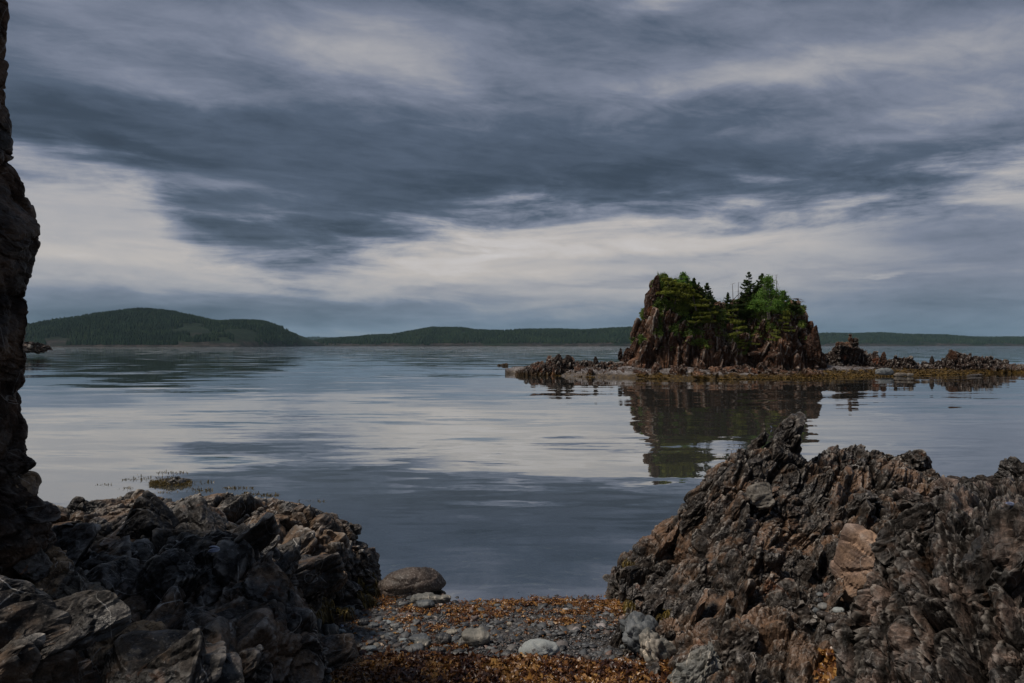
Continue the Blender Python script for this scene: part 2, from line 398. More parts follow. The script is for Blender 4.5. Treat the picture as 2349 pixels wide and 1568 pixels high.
stone_pale = stone_mat('pale_grey_stone', (.215, .245, .250), (.300, .330, .335), 0, .75, .8)
stone_vein = stone_mat('veined_grey_stone', (.085, .090, .085), (.18, .172, .15), 1.0)
stone_tan = stone_mat('buff_grey_stone', (.15, .145, .125), (.27, .25, .21), .35)
stone_brown = stone_mat('brown_grey_boulder', (.022, .018, .016), (.060, .047, .040), .0, .6)
stone_brown2 = stone_mat('grey_brown_stone', (.085, .076, .064), (.16, .145, .122), .1)
stone_red = stone_mat('reddish_pebble', (.13, .06, .045), (.22, .12, .09), .1)
stone_dark = stone_mat('dark_stone', (.022, .024, .026), (.065, .066, .068), .3, .5)

def tint_mat(name, pts, rough=0.6, spec=0.4, transl=0.0, bump=0.0, bscale=40):
    m, t, o = material(name)
    a = t.new('ShaderNodeAttribute'); a.attribute_name = 'tint'
    pos = t.new('ShaderNodeNewGeometry').outputs['Position']
    c = t.ramp(a.outputs['Fac'], pts)
    c = t.mix(.8, c, t.ramp(t.noise(pos, bscale, 4, .6), [(.3, (.55, .55, .55)), (.7, (1.35, 1.35, 1.35))]), 'MULTIPLY')
    nb = t.bump(t.noise(pos, bscale * 2, 3, .6), bump, .01) if bump else None
    p = principled(t, o, c, rough, nb, spec)
    if transl:
        tr = t.new('ShaderNodeBsdfTranslucent'); t.put(tr.inputs[0], c)
        mx = t.new('ShaderNodeMixShader'); mx.inputs[0].default_value = transl
        t.l.new(p.outputs[0], mx.inputs[1]); t.l.new(tr.outputs[0], mx.inputs[2]); t.l.new(mx.outputs[0], o.inputs[0])
    return m
pebble_m = tint_mat('beach_pebbles', [(0, (.022, .023, .026)), (.35, (.060, .062, .066)), (.6, (.110, .116, .120)), (.78, (.085, .068, .058)), (.88, (.15, .155, .155)), (.95, (.14, .085, .065)), (1, (.38, .37, .37))], .55, .4, bscale=60)
weed_m = tint_mat('orange_brown_kelp', [(0, (.030, .010, .008)), (.3, (.095, .036, .014)), (.52, (.17, .070, .020)), (.75, (.31, .145, .036)), (1, (.40, .22, .065))], .38, .6, .25, bscale=90)
wrack_m = tint_mat('olive_rockweed', [(0, (.022, .016, .006)), (.5, (.085, .060, .012)), (1, (.20, .135, .022))], .45, .5, .2, bscale=30)
leaf_m = tint_mat('spruce_needles', [(0, (.018, .034, .010)), (.5, (.052, .088, .020)), (1, (.12, .165, .038))], .6, .25, .25, bscale=3)
lime_m = tint_mat('light_green_needles', [(0, (.030, .050, .010)), (.5, (.16, .195, .032)), (1, (.36, .37, .07))], .6, .25, .3, bscale=2.5)
birch_m = tint_mat('birch_leaves', [(0, (.025, .065, .010)), (.5, (.12, .24, .036)), (1, (.24, .38, .075))], .55, .3, .35, bscale=3)
cover_m = tint_mat('low_green_plants', [(0, (.030, .052, .012)), (.5, (.11, .165, .032)), (1, (.23, .27, .055))], .65, .2, .25, bscale=2.5)
forest_m = tint_mat('far_conifer_forest', [(0, (.012, .024, .014)), (.5, (.024, .042, .022)), (1, (.046, .066, .030))], .9, .05, 0, bscale=.02)
bark_m = tint_mat('grey_bark', [(0, (.05, .042, .036)), (1, (.20, .17, .14))], .85, .2, 0, bscale=12)
shell_m = tint_mat('mussel_shell', [(0, (.03, .03, .06)), (.5, (.10, .12, .20)), (.8, (.25, .28, .38)), (1, (.55, .56, .60))], .3, .6, 0, bscale=120)
twig_m = tint_mat('dead_grey_twigs', [(0, (.06, .05, .045)), (1, (.19, .165, .145))], .85, .2, 0, bscale=12)

# beach and seabed
def shore_z(x, y):
    """height of beach and sea floor"""
    x = np.asarray(x, float); y = np.asarray(y, float)
    ys = 5.29 + 0.05 * np.sin(x * 2.1 + 1.0) + 0.10 * np.clip(-x - .2, 0, 1.2) - .02
    t = ys - y
    z = np.where(t > 0, 0.085 * t, 0.13 * t)
    z = np.where(y > 12, -0.87 - 0.05 * (y - 12), z)
    z = z + 0.10 * np.clip(x - 1.3, 0, 2.5) * np.clip((5.2 - y) / 1.5, 0, 1) + .05 * np.clip(-x - 1.2, 0, 2)  * np.clip((5.2 - y) / 1.5, 0, 1)
    return np.maximum(z, -6.0)
m, t, o = material('wet_gravel')
pos = t.new('ShaderNodeNewGeometry').outputs['Position']
v1 = t.vor(pos, 55, out='Color'); e1 = t.vor(pos, 55, feature='DISTANCE_TO_EDGE')
c = t.ramp(t.xyz(v1)[0], [(0, (.018, .018, .020)), (.5, (.045, .045, .046)), (.8, (.075, .062, .052)), (1, (.15, .15, .15))])
c = t.mix(t.map(t.noise(pos, 3, 4), .45, .7), c, (.055, .040, .026))
principled(t, o, c, .5, t.bump(t.map(e1, 0, .25), .8, .008), .4)
m, t, o = material('seabed_stones')
pos = t.new('ShaderNodeNewGeometry').outputs['Position']
pw = t.v('ADD', pos, t.v('SCALE', t.noise(pos, 3, 2, color=True), scale=.25))
v1 = t.vor(pw, 9, out='Color'); e1 = t.vor(pw, 9, feature='DISTANCE_TO_EDGE')
c = t.ramp(t.xyz(v1)[0], [(0, (.035, .035, .032)), (.6, (.075, .070, .058)), (.9, (.13, .12, .10)), (1, (.34, .32, .28))])
c = t.mix(t.map(e1, 0, .12, .7, 0), c, (.02, .018, .015))
c = t.mix(t.map(t.noise(pos, 1.1, 5, .6), .5, .62), c, (.050, .040, .020))
principled(t, o, c, .7, t.bump(t.map(e1, 0, .3), .8, .03), .2)

# water
m, t, o = material('calm_sea_water')
pos = t.new('ShaderNodeNewGeometry').outputs['Position']
x, y, z = t.xyz(pos)
def sl(sx, sy, off, detail=3, rough=.55):
    v = t.noise(t.vec(t.add(t.mul(x, sx), off), t.mul(y, sy), off), 1.0, detail, rough, .3, color=True)
    return t.v('SUBTRACT', v, (.5, .5, .5))
big = t.v('SCALE', sl(.16, .55, 3.0), scale=.078)
medn = t.v('SCALE', sl(.42, 1.9, 11.0, 4), scale=.060)
sml = t.v('SCALE', sl(4.0, 11.0, 19.0, 2), scale=.018)
patch = t.map(t.noise(t.vec(t.mul(x, .05), t.mul(y, .17), 2.0), 1.0, 3, .5, .4), .40, .62, .35, 1.25)
far = t.map(y, 25, 260, 1.0, 4.2); far2 = t.map(y, 60, 900, 1.0, 2.0)
nearf = t.map(y, 6, 24, 2.1, 1.0)
big = t.v('SCALE', big, scale=nearf); medn = t.v('SCALE', medn, scale=nearf)
slope = t.v('ADD', t.v('ADD', big, medn), sml)
slope = t.v('SCALE', slope, scale=t.mul(t.mul(patch, far), far2))
slope = t.v('MULTIPLY', slope, (.55, 1.0, 0.0))
nrm = t.v('NORMALIZE', t.v('ADD', slope, (0, 0, 1)))
fr = t.new('ShaderNodeFresnel'); fr.inputs['IOR'].default_value = 1.5; t.put(fr.inputs['Normal'], nrm)
fac = t.map(fr.outputs[0], 0.03, 0.80, 0.50, 0.97, smooth=False)
gl = t.new('ShaderNodeBsdfGlossy'); t.put(gl.inputs['Color'], (.88, .89, .89)); t.put(gl.inputs['Roughness'], .015); t.put(gl.inputs['Normal'], nrm)
tr = t.new('ShaderNodeBsdfTransparent'); t.put(tr.inputs[0], (.80, .88, .86))
df = t.new('ShaderNodeBsdfDiffuse'); t.put(df.inputs[0], (.070, .072, .066))
deep = t.new('ShaderNodeMixShader'); t.put(deep.inputs[0], t.map(y, 5.3, 10.5, .12, 1.0)); t.l.new(tr.outputs[0], deep.inputs[1]); t.l.new(df.outputs[0], deep.inputs[2])
mx = t.new('ShaderNodeMixShader'); t.put(mx.inputs[0], fac); t.l.new(deep.outputs[0], mx.inputs[1]); t.l.new(gl.outputs[0], mx.inputs[2])
t.l.new(mx.outputs[0], o.inputs[0])

# ------------------------------------------------------------------ large sheets
def geo_axis(segs):
    out = []
    for a, b, n in segs: out += list(np.linspace(a, b, n, endpoint=False))
    return np.array(out + [segs[-1][1]])
xs = geo_axis([(-5000, -60, 12), (-60, -5, 14), (-5, 5, 240), (5, 60, 14), (60, 5000, 12)])
ys = geo_axis([(-60, 0, 10), (0, 3, 20), (3, 7, 150), (7, 14, 60), (14, 60, 12), (60, 5200, 12)])
XX, YY = np.meshgrid(xs, ys, indexing='ij'); XY = np.stack([XX.ravel(), YY.ravel(), 0 * XX.ravel()], 1)
zb = shore_z(XY[:, 0], XY[:, 1]) + .012 * fbm(XY * 3, 3, 3) * (np.abs(XY[:, 0]) < 6)
GV = np.stack([XY[:, 0], XY[:, 1], zb], 1); GF = grid_faces(len(xs), len(ys))
fy = GV[GF, 1].mean(1)
beach = ob('beach', mesh_np('beach', GV, GF[fy < 5.6], MAT['wet_gravel'], True)); tag(beach, 'dark gravel beach between the two rock outcrops', kind='structure')
seabed = ob('seabed', mesh_np('seabed', GV, GF[fy >= 5.6], MAT['seabed_stones'], True)); tag(seabed, 'stony sea floor seen faintly through shallow water', kind='structure')
wv = np.array([(-5000, 4.2, 0), (5000, 4.2, 0), (5000, 5200, 0), (-5000, 5200, 0)])
water = ob('water', mesh_np('water', wv, np.array([[0, 1, 2, 3]]), MAT['calm_sea_water'])); tag(water, 'calm grey blue sea water of the cove', kind='structure')

# ------------------------------------------------------------------ far hills and their forest
hill_rock_m, t, o = material('far_hill_ground')
pos = t.new('ShaderNodeNewGeometry').outputs['Position']; nz = t.xyz(t.new('ShaderNodeNewGeometry').outputs['Normal'])[2]
c = t.mix(t.map(t.noise(pos, .02, 5, .6), .4, .65), (.008, .015, .009), (.016, .027, .014))
rk = t.mix(t.map(t.noise(pos, .06, 5, .65), .4, .7), (.020, .018, .017), (.065, .054, .050))
pz = t.xyz(pos)[2]
low_ = t.map(t.add(pz, t.mul(t.noise(pos, .012, 4, .6), -70)), -22, -32)
c = t.mix(t.m('MAXIMUM', t.map(pz, 2.0, .8), low_), c, rk)
principled(t, o, c, .9, t.bump(t.noise(pos, .08, 5, .7), .8, 6.0), .1)
def ridge(name, pts, d, depth, label, nforest, seed, tree_h, bare=(), step=None):
    """pts: skyline (px, py) at distance d; the hill is a solid ridge whose depth runs either side of d"""
    pts = sorted(pts); px = np.array([p[0] for p in pts], float); py = np.array([p[1] for p in pts], float)
    xw = (px - CX) / F * d; hz = CH + (HY - py) / F * d
    step = step or d / 420.0
    nx = int((xw[-1] - xw[0]) / step) + 2; ny = int(2 * depth / (step * 1.2)) + 2
    gx = np.linspace(xw[0], xw[-1], nx); gy = np.linspace(-1, 1, ny)
    A, Bq = np.meshgrid(gx, gy, indexing='ij'); A = A.ravel(); Bq = Bq.ravel()
    def height(a, b):
        H = np.interp(a, xw, hz)
        P = np.stack([a, d + b * depth, 0 * a], 1)
        n = fbm(P / (depth * .35), 5, seed)
        prof = np.clip(1 - np.abs(b) ** 1.35, 0, 1) ** .80
        prof = np.clip(prof * (1 + .28 * n * np.clip(np.abs(b) * 3, 0, 1)), 0, 1.0)
        return H * prof + 1.0 * fbm(P / 18, 3, seed + 4) * prof - .6
    Zq = height(A, Bq)
    V = np.stack([A, d + Bq * depth, Zq], 1)
    hill = ob(name, mesh_np(name, V, grid_faces(nx, ny), MAT['far_hill_ground'], True)); tag(hill, label, kind='structure')
    r = np.random.default_rng(seed)
    a = r.uniform(xw[0], xw[-1], nforest); b = np.where(r.random(nforest) < .35, r.normal(0, .10, nforest), -(1 - r.uniform(0, 1, nforest) ** 1.7))
    z = height(a, b)
    msk = z > 3.0
    P = np.stack([a / 30, b * depth / 30, z / 30], 1)
    f = fbm(P, 4, seed + 9)
    for (bx, by, rx, ry) in bare:
        yd = d + b * depth
        q = ((CX + a / yd * F - bx) / rx) ** 2 + ((HY - (z - CH) / yd * F - by) / ry) ** 2
        msk &= ~((q < 1.0 + 1.6 * f) & (b < -.1))
    a, b, z, f = a[msk], b[msk], z[msk], f[msk]
    n = len(a); h = tree_h * r.uniform(.55, 1.25, n) ; rad = h * r.uniform(.2, .34, n)
    k = 5; ang = np.arange(k) / k * 2 * math.pi
    base = np.stack([a, d + b * depth, z - h * .12], 1)
    ring = base[:, None] + np.stack([np.cos(ang)[None] * rad[:, None], np.sin(ang)[None] * rad[:, None], np.zeros((n, k)) + .1 * h[:, None]], 2)
    mid = base[:, None] + np.stack([np.cos(ang + .5)[None] * rad[:, None] * .72, np.sin(ang + .5)[None] * rad[:, None] * .72, np.zeros((n, k)) + .55 * h[:, None]], 2)
    tip = base + np.stack([np.zeros(n), np.zeros(n), h], 1)
    V = np.concatenate([ring, mid, tip[:, None]], 1); nv = 2 * k + 1
    Fl = []
    for q in range(k):
        q2 = (q + 1) % k; Fl += [(q, q2, k + q), (q2, k + q2, k + q), (k + q, k + q2, 2 * k)]
    Fl = np.array(Fl); FF = (Fl[None] + np.arange(n)[:, None, None] * nv).reshape(-1, 3)
    tint = np.repeat(np.clip(.45 + .45 * f + r.normal(0, .18, n), 0, 1), nv)
    fo = ob('forest', mesh_np('forest', V.reshape(-1, 3), FF, forest_m, False, attr=tint)); tag(fo, 'dark conifer forest covering the far shore', kind='stuff')
    return hill
ridge('hills', [(-500, 770), (-200, 762), (40, 765), (75, 757), (130, 750), (180, 743), (230, 728), (290, 718), (340, 714), (390, 720), (440, 731), (480, 741), (520, 744), (560, 741), (600, 742), (630, 752), (650, 768), (664, 783), (669, 794)],
      1400, 330, 'dark green wooded headland rising from the left horizon', 34000, 21, 8.0,
      bare=((440, 760, 40, 20), (560, 772, 50, 14), (130, 783, 28, 9), (520, 788, 110, 5), (380, 785, 50, 4)))
ridge('hills', [(700, 791), (745, 785), (760, 781), (820, 777), (850, 773), (900, 771), (950, 762), (990, 755), (1060, 756), (1090, 761), (1150, 763), (1200, 760), (1280, 759), (1340, 761), (1400, 757), (1460, 755), (1520, 758), (1600, 765), (1700, 772), (1790, 792)],
      1900, 260, 'low wooded far shore behind the middle of the cove', 20000, 22, 8.5, bare=((1300, 792, 700, 3.5),))
ridge('hills', [(1700, 785), (1800, 772), (1880, 768), (1960, 768), (2020, 766), (2060, 769), (2110, 771), (2170, 772), (2220, 776), (2270, 779), (2310, 776), (2349, 777), (2500, 774), (2700, 778), (2900, 792)],
      2600, 320, 'low wooded far shore right of the rock island', 20000, 23, 8.5, bare=((2080, 789, 80, 4), (2100, 792, 500, 3)))
ridge('hills', [(560, 782), (640, 777), (690, 777), (720, 774), (760, 777), (800, 778), (840, 775), (900, 778), (1000, 780), (1200, 784), (1500, 782), (2000, 776), (2300, 774), (2500, 776)],
      4300, 320, 'farthest blue ridge low on the horizon', 9000, 24, 10, step=14)

# ------------------------------------------------------------------ rock builders
def hf(name, ctrl, nrm, step, M, size, amp, seed, mat, parent, levels=4, crack=.35, thin=.38, soft=.05, zmin=-.25, warp=.35, mod=None, smooth=False, lim=None, **kw):
    """a bedded rock mass: a soft surface through the control points, seen along nrm, then fractured"""
    ez = np.array(nrm, float); ez /= np.linalg.norm(ez)
    ex = np.array([1.0, 0, 0]) - ez * ez[0]; ex /= np.linalg.norm(ex); ey = np.cross(ez, ex)
    R = np.array([ex, ey, ez]); L = np.array(ctrl, float) @ R.T
    (x0, y0), (x1, y1) = L[:, :2].min(0), L[:, :2].max(0)
    nx, ny = int((x1 - x0) / step) + 1, int((y1 - y0) / step) + 1
    A, Bq = np.meshgrid(np.linspace(x0, x1, nx), np.linspace(y0, y1, ny), indexing='ij')
    XY = np.stack([A.ravel(), Bq.ravel()], 1)
    zc = rbf(L, XY, soft)
    def blur(Zg, ks):
        for kk_ in ks:
            for ax in (0, 1):
                pad = [(kk_, kk_) if a_ == ax else (0, 0) for a_ in (0, 1)]
                cs_ = np.cumsum(np.pad(Zg, pad, 'edge'), axis=ax); n_ = 2 * kk_
                Zg = (np.take(cs_, np.arange(n_, n_ + Zg.shape[ax]), axis=ax) - np.take(cs_, np.arange(0, Zg.shape[ax]), axis=ax)) / n_
        return Zg
    Zg = blur(zc.reshape(nx, ny), (4, 4)); zc = Zg.ravel()
    if mod is not None: zc = zc + mod(np.concatenate([XY, zc[:, None]], 1) @ R)
    Zg = blur(Zg, (9, 7))                       # normals come from a smoothed copy, so facets stay flat
    gx, gy = np.gradient(Zg, step)
    N = np.stack([-gx.ravel(), -gy.ravel(), np.ones(nx * ny)], 1); N /= np.linalg.norm(N, axis=1)[:, None]
    N = N @ R; P = np.concatenate([XY, zc[:, None]], 1) @ R
    Fc = grid_faces(nx, ny)
    keep = P[Fc, 2].max(1) > zmin - amp * 2
    if lim is not None: keep &= lim(P[Fc].mean(1))
    Fc = Fc[keep]; used = np.unique(Fc); rem = np.full(len(P), -1); rem[used] = np.arange(len(used)); P = P[used]; N = N[used]; Fc = rem[Fc]
    V = P + N * rock_disp(P, M, size, amp, seed, levels, thin, crack, warp, **kw)[:, None]
    o = ob(name, mesh_np(name, V, Fc, mat, smooth), parent)
    return o, V, N

def block_mesh(name, dims, M, seed, mat, sub=4, nplanes=13, size=.35, amp=.03, rnd=0.06, levels=3, crack=.3, round_=0.0, smooth=False, thin=.38, local=True):
    """one broken stone: a polyhedron cut by random planes (flat along the bedding), then fractured"""
    r = np.random.default_rng(seed)
    V, Fc = ico(sub)
    pl = [(1, 0, 0), (-1, 0, 0), (0, 1, 0), (0, -1, 0), (0, 0, 1), (0, 0, -1)]
    n = np.array(pl, float) + r.normal(0, .16, (6, 3)); n = np.concatenate([n, r.normal(0, 1, (nplanes, 3))])
    n /= np.linalg.norm(n, axis=1)[:, None]
    dd = np.concatenate([r.uniform(.72, .92, 6), r.uniform(.80, 1.05, nplanes)])
    dots = np.clip(V @ n.T, 1e-3, None); rr = dd[None] / dots
    k = 14 if round_ == 0 else 6
    rad = (np.power(np.clip(rr, 0, 4), -k).sum(1)) ** (-1 / k)
    if round_: rad = rad * (1 - round_) + round_ * .9
    Q = V * rad[:, None] * (np.array(dims) / 2)[None]       # dims along (bedding normal, u, v)
    Nn = V / (np.array(dims) / 2)[None]; Nn /= np.linalg.norm(Nn, axis=1)[:, None]
    I3 = np.eye(3)
    q = Q + r.uniform(-50, 50, 3)
    d = rock_disp(q, I3, size, amp, seed + 3, levels, thin, crack, .3)
    Q = Q + Nn * d[:, None]
    return mesh_np(name, Q, Fc, mat, smooth)
def place(M, p, jit=0.0, r=None, scale=1.0, extra=None):
    """matrix that turns mesh axes (normal,u,v) into the bedding frame M at p"""
    R = Matrix(M.T.tolist())
    if jit and r is not None:
        ax = Vector(r.normal(0, 1, 3)).normalized(); R = Matrix.Rotation(float(r.normal(0, jit)), 3, ax) @ R
    if extra is not None: R = extra @ R
    m4 = R.to_4x4(); s = scale if isinstance(scale, (tuple, list)) else (scale,) * 3
    m4 = m4 @ Matrix.Diagonal((*s, 1)); m4.translation = Vector([float(q) for q in p])
    return m4
def variants(prefix, n, dims, M, seed, mat, **kw):
    r = np.random.default_rng(seed); out = []
    for i in range(n):
        dm = [q * r.uniform(.75, 1.3) for q in dims]
        out.append(block_mesh(prefix, dm, M, seed + i * 11, mat, **kw))
    return out
def project(V):
    return CX + V[:, 0] / V[:, 1] * F, HY - (V[:, 2] - CH) / V[:, 1] * F
def hit(V, px, py, tol=6):
    a, b = project(V); m = (np.abs(a - px) < tol) & (np.abs(b - py) < tol)
    if not m.any(): m = ((a - px) ** 2 + (b - py) ** 2) <= ((a - px) ** 2 + (b - py) ** 2).min() + 1
    idx = np.where(m)[0]; return idx[np.argmin(V[idx, 1])]
def scatter(name, parent, V, N, vars_, n, M, seed, smin, smax, region, jit=.25, sink=.25, zmin=.03, stretch=None):
    r = np.random.default_rng(seed)
    a, b = project(V); ok = np.where(region(a, b, V) & (V[:, 2] > zmin))[0]
    # favour what faces the camera and equal spread over the ground
    for i in r.choice(ok, n, replace=False):
        s = smin * (smax / smin) ** (r.random() ** 1.7)
        p = V[i] - N[i] * s * sink
        ob(name, vars_[r.integers(len(vars_))], parent, place(M, p, jit, r, s))

# ================================================================== LEFT OUTCROP
def C(*lst): return [at(*q) for q in lst]
left_ctrl = C((60, 1175, 5.4), (130, 1172, 5.5), (205, 1165, 5.5), (320, 1150, 5.6), (385, 1160, 5.8), (430, 1185, 5.9), (540, 1180, 6.0), (640, 1178, 6.1), (700, 1192, 6.1), (780, 1208, 6.1), (835, 1258, 6.0), (868, 1305, 5.95),
              (100, 1230, 4.9), (180, 1215, 4.9), (300, 1225, 4.8), (450, 1240, 4.9), (600, 1240, 5.1), (700, 1260, 5.2), (790, 1270, 5.4), (850, 1320, 5.6), (860, 1360, 5.35),
              (130, 1290, 4.2), (250, 1290, 4.2), (350, 1295, 4.1), (480, 1285, 4.05), (580, 1270, 4.2), (650, 1300, 4.35), (700, 1330, 4.6), (770, 1350, 4.9), (830, 1385, 5.1),
              (280, 1370, 3.6), (380, 1330, 3.75), (450, 1330, 3.75), (520, 1330, 3.8), (600, 1360, 3.85), (660, 1380, 3.95), (690, 1400, 4.2), (720, 1400, 4.5), (780, 1400, 4.8),
              (330, 1450, 3.25), (430, 1440, 3.35), (540, 1420, 3.5), (640, 1440, 3.6), (690, 1460, 3.75), (700, 1500, 3.85),
              (380, 1568, 2.7), (480, 1560, 2.9), (600, 1540, 3.2), (680, 1530, 3.5), (712, 1560, 3.6),
              (450, 1640, 2.4), (600, 1640, 2.7), (700, 1640, 3.0)) + \
    [np.array(q) for q in [(-1.02, 3.75, .02), (-.95, 4.05, .0), (-1.1, 3.2, .1), (-1.05, 2.6, .15), (-1.05, 2.0, .2), (-1.28, 4.5, .0), (-1.2, 5.0, -.02), (-1.0, 5.4, -.1), (-1.0, 6.0, -.45), (-1.3, 6.5, -.6), (-2, 6.9, -.6), (-3, 6.9, -.6), (-4, 6.6, -.6), (-5, 6.2, -.6),
              (-4.2, 5.0, .8), (-3.2, 3.9, .8), (-1.75, 2.85, .40), (-1.6, 2.7, .35), (-1.45, 2.5, .30), (-1.30, 2.25, .25), (-1.95, 3.0, .5), (-2.15, 3.2, .55), (-1.2, 1.8, .3)]] + \
    C((-60, 1300, 2.6), (0, 1330, 2.5), (60, 1365, 2.5), (110, 1430, 2.42), (0, 1500, 2.2), (150, 1560, 2.2), (165, 1490, 2.35), (-200, 1400, 2.2), (-100, 1568, 2.0), (60, 1640, 2.0))
lo = empty('rock_outcrop', at(500, 1500, 4.2) * [1, 1, 0], 'jagged dark slate outcrop left of the gravel beach', 'rock outcrop')
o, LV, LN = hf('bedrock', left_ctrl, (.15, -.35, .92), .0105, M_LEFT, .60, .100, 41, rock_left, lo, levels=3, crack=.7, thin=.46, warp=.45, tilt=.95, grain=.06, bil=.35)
lb = variants('rock_block', 12, (.11, .26, .19), M_LEFT, 300, rock_left, sub=4, size=.16, amp=.014)
mp = lambda a, b, V: (a > 90) & (a < 870) & (b > 1150) & (b < 1600)
scatter('rock_block', lo, LV, LN, lb, 70, M_LEFT, 5, .35, 1.35, mp, jit=.45, sink=.05)
def plates(parent, V, N, M, seed, n, dims, mat, region, jit=.5, sub=4, sink=.15, nplanes=4, zmin=.05, var=8, skyline=0, **kw):
    r = np.random.default_rng(seed)
    base_region = region; region = lambda a, b, V: base_region(a, b, V) & (b > skyline)
    vs = [block_mesh('rock_slab', [q * r.uniform(.7, 1.35) for q in dims], M, seed + 5 * i, mat, sub=sub, nplanes=nplanes, **kw) for i in range(var)]
    a, b = project(V); ok = np.where(region(a, b, V) & (V[:, 2] > zmin))[0]
    for i in r.choice(ok, n, replace=False):
        s = r.uniform(.55, 1.25)
        ob('rock_slab', vs[r.integers(var)], parent, place(M, V[i] - N[i] * dims[0] * s * sink, jit, r, s))
def hero(name, parent, p, dims, M, seed, mat, sub=5, yaw=None, **kw):
    """p: centre; dims along bedding frame"""
    me = block_mesh(name, dims, M, seed, mat, sub=sub, **kw)
    return ob(name, me, parent, place(M, p, extra=yaw))
plates(lo, LV, LN, frame((-.35, -.45, .8), .5), 24, 70, (.20, .56, .40), rock_left, lambda a, b, V: (a > 90) & (a < 800) & (b < 1600), .5, size=.3, amp=.016, crack=.5, levels=3, var=10, sub=5, skyline=1235)
for (px, py, d, dims, n, sd, mt) in [
    (255, 1205, 5.3, (.26, .50, .40), (-.55, -.3, .78), 1, rock_left), (318, 1185, 5.35, (.22, .42, .34), (.8, -.3, .5), 2, rock_left),
    (385, 1185, 5.6, (.20, .40, .46), (-.2, .2, .95), 3, rock_left), (195, 1215, 5.0, (.15, .34, .26), (-.5, -.2, .8), 4, rock_left),
    (155, 1195, 5.2, (.18, .30, .26), (-.3, .1, .95), 5, rock_left), (600, 1218, 5.6, (.26, .40, .40), (-.2, -.7, .6), 6, rock_left),
    (665, 1210, 5.8, (.20, .60, .40), (-.15, .1, .97), 7, rock_left), (765, 1226, 5.9, (.22, .46, .40), (-.1, .1, .98), 8, rock_right),
    (740, 1290, 5.2, (.32, .50, .42), (.7, -.5, .45), 9, rock_left), (812, 1298, 5.6, (.28, .44, .40), (.75, -.3, .3), 10, rock_right),
    (700, 1360, 4.6, (.18, .40, .30), (-.1, -.4, .9), 11, rock_left), (500, 1350, 3.85, (.50, .80, .62), (-.45, -.6, .6), 12, rock_left),
    (600, 1420, 3.6, (.40, .60, .50), (.5, -.6, .5), 13, rock_left), (380, 1320, 3.9, (.30, .50, .42), (-.5, -.5, .6), 14, rock_left),
    (445, 1500, 3.15, (.22, .46, .30), (-.5, .3, .8), 15, rock_left), (640, 1520, 3.35, (.30, .42, .40), (.6, -.5, .5), 16, rock_left),
    (540, 1560, 3.0, (.20, .40, .34), (-.6, -.2, .7), 17, rock_left), (300, 1250, 4.5, (.14, .50, .34), (-.4, -.1, .9), 18, rock_left),
    (560, 1250, 4.7, (.20, .40, .32), (-.2, -.3, .9), 19, rock_left), (700, 1540, 3.5, (.20, .26, .30), (.8, -.5, .2), 20, rock_left)]:
    hero('rock_block', lo, at(px, py, d), dims, frame(n, sd * .7), 700 + sd, mt, sub=5, size=.22, amp=.028, crack=.5, levels=4)

# front slab with quartz veins, lying against the foot of the cliff
vs_ = empty('veined_slab', at(230, 1460, 2.75) * [1, 1, 0], 'long pale brown slab with white veins at lower left, against the cliff foot', 'rock slab')
slab_ctrl = [(60, 1215, 3.3), (110, 1262, 3.2), (150, 1300, 3.1), (190, 1345, 3.05), (235, 1385, 3.0), (290, 1410, 2.95), (320, 1455, 2.9), (350, 1510, 2.8), (395, 1570, 2.7), (460, 1650, 2.5)]
spine = np.array([at(*q) for q in slab_ctrl])
tt = np.linspace(0, 1, 260); cum = np.linspace(0, 1, len(spine))
SP = np.stack([np.interp(tt, cum, spine[:, k]) for k in range(3)], 1)
SP = np.stack([np.convolve(np.pad(SP[:, k], 12, 'edge'), np.ones(25) / 25, 'valid') for k in range(3)], 1)
prof = np.array([(.34, .10, -.75), (.26, .07, -.25), (.08, .02, -.03), (.0, 0, 0), (-.06, -.05, -.05), (-.13, -.16, -.22), (-.18, -.22, -.42), (-.26, -.24, -.62), (-.32, -.22, -.9)])
pc = np.linspace(0, 1, len(prof)); pu = np.linspace(0, 1, 190)
PR = np.stack([np.interp(pu, pc, prof[:, k]) for k in range(3)], 1)
wd = (.62 + .5 * np.interp(tt, [0, .3, .7, 1], [.3, .6, 1.15, 1.2]))[:, None, None]
SV = SP[:, None] + PR[None] * wd; SV = SV.reshape(-1, 3)
SN = np.cross(np.gradient(SV.reshape(260, 190, 3), axis=0), np.gradient(SV.reshape(260, 190, 3), axis=1)).reshape(-1, 3)
SN /= np.linalg.norm(SN, axis=1)[:, None] + 1e-9
if SN[:, 2].mean() < 0: SN = -SN
SV = SV + SN * (rock_disp(SV, frame((.3, -.75, .6), .4), .50, .060, 77, 4, .5, .4, .4) + .03 * fbm(SV * 4, 4, 12))[:, None]
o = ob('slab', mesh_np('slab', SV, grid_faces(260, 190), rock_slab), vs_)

# ================================================================== LEFT CLIFF
cl = empty('sea_cliff', (-2.5, 3.0, 0), 'tall dark cliff edge rising along the left side', 'cliff')
prof_px = [(-500, 12), (-200, 14), (0, 20), (100, 15), (140, 18), (250, 24), (300, 16), (380, 24), (470, 42), (492, 58), (550, 80), (600, 68), (640, 60), (700, 66), (760, 72), (830, 68), (875, 58), (893, 50), (960, 62), (1000, 66), (1090, 70), (1130, 95), (1180, 112), (1250, 108), (1330, 60), (1450, 40), (1700, 60)]
zr = np.array([CH + (HY - p[0]) / F * 3.2 for p in prof_px])[::-1]; xr = np.array([(p[1] - CX) / F * 3.2 for p in prof_px])[::-1]
plan = np.array([(-5.0, 1.9), (-3.0, 1.3), (-1.5, .8), (-.6, .38), (-.14, .12), (0, 0), (-.02, -.14), (-.16, -.42), (-.5, -.9), (-.9, -1.6), (-1.0, -3.2), (-1.0, -5)])
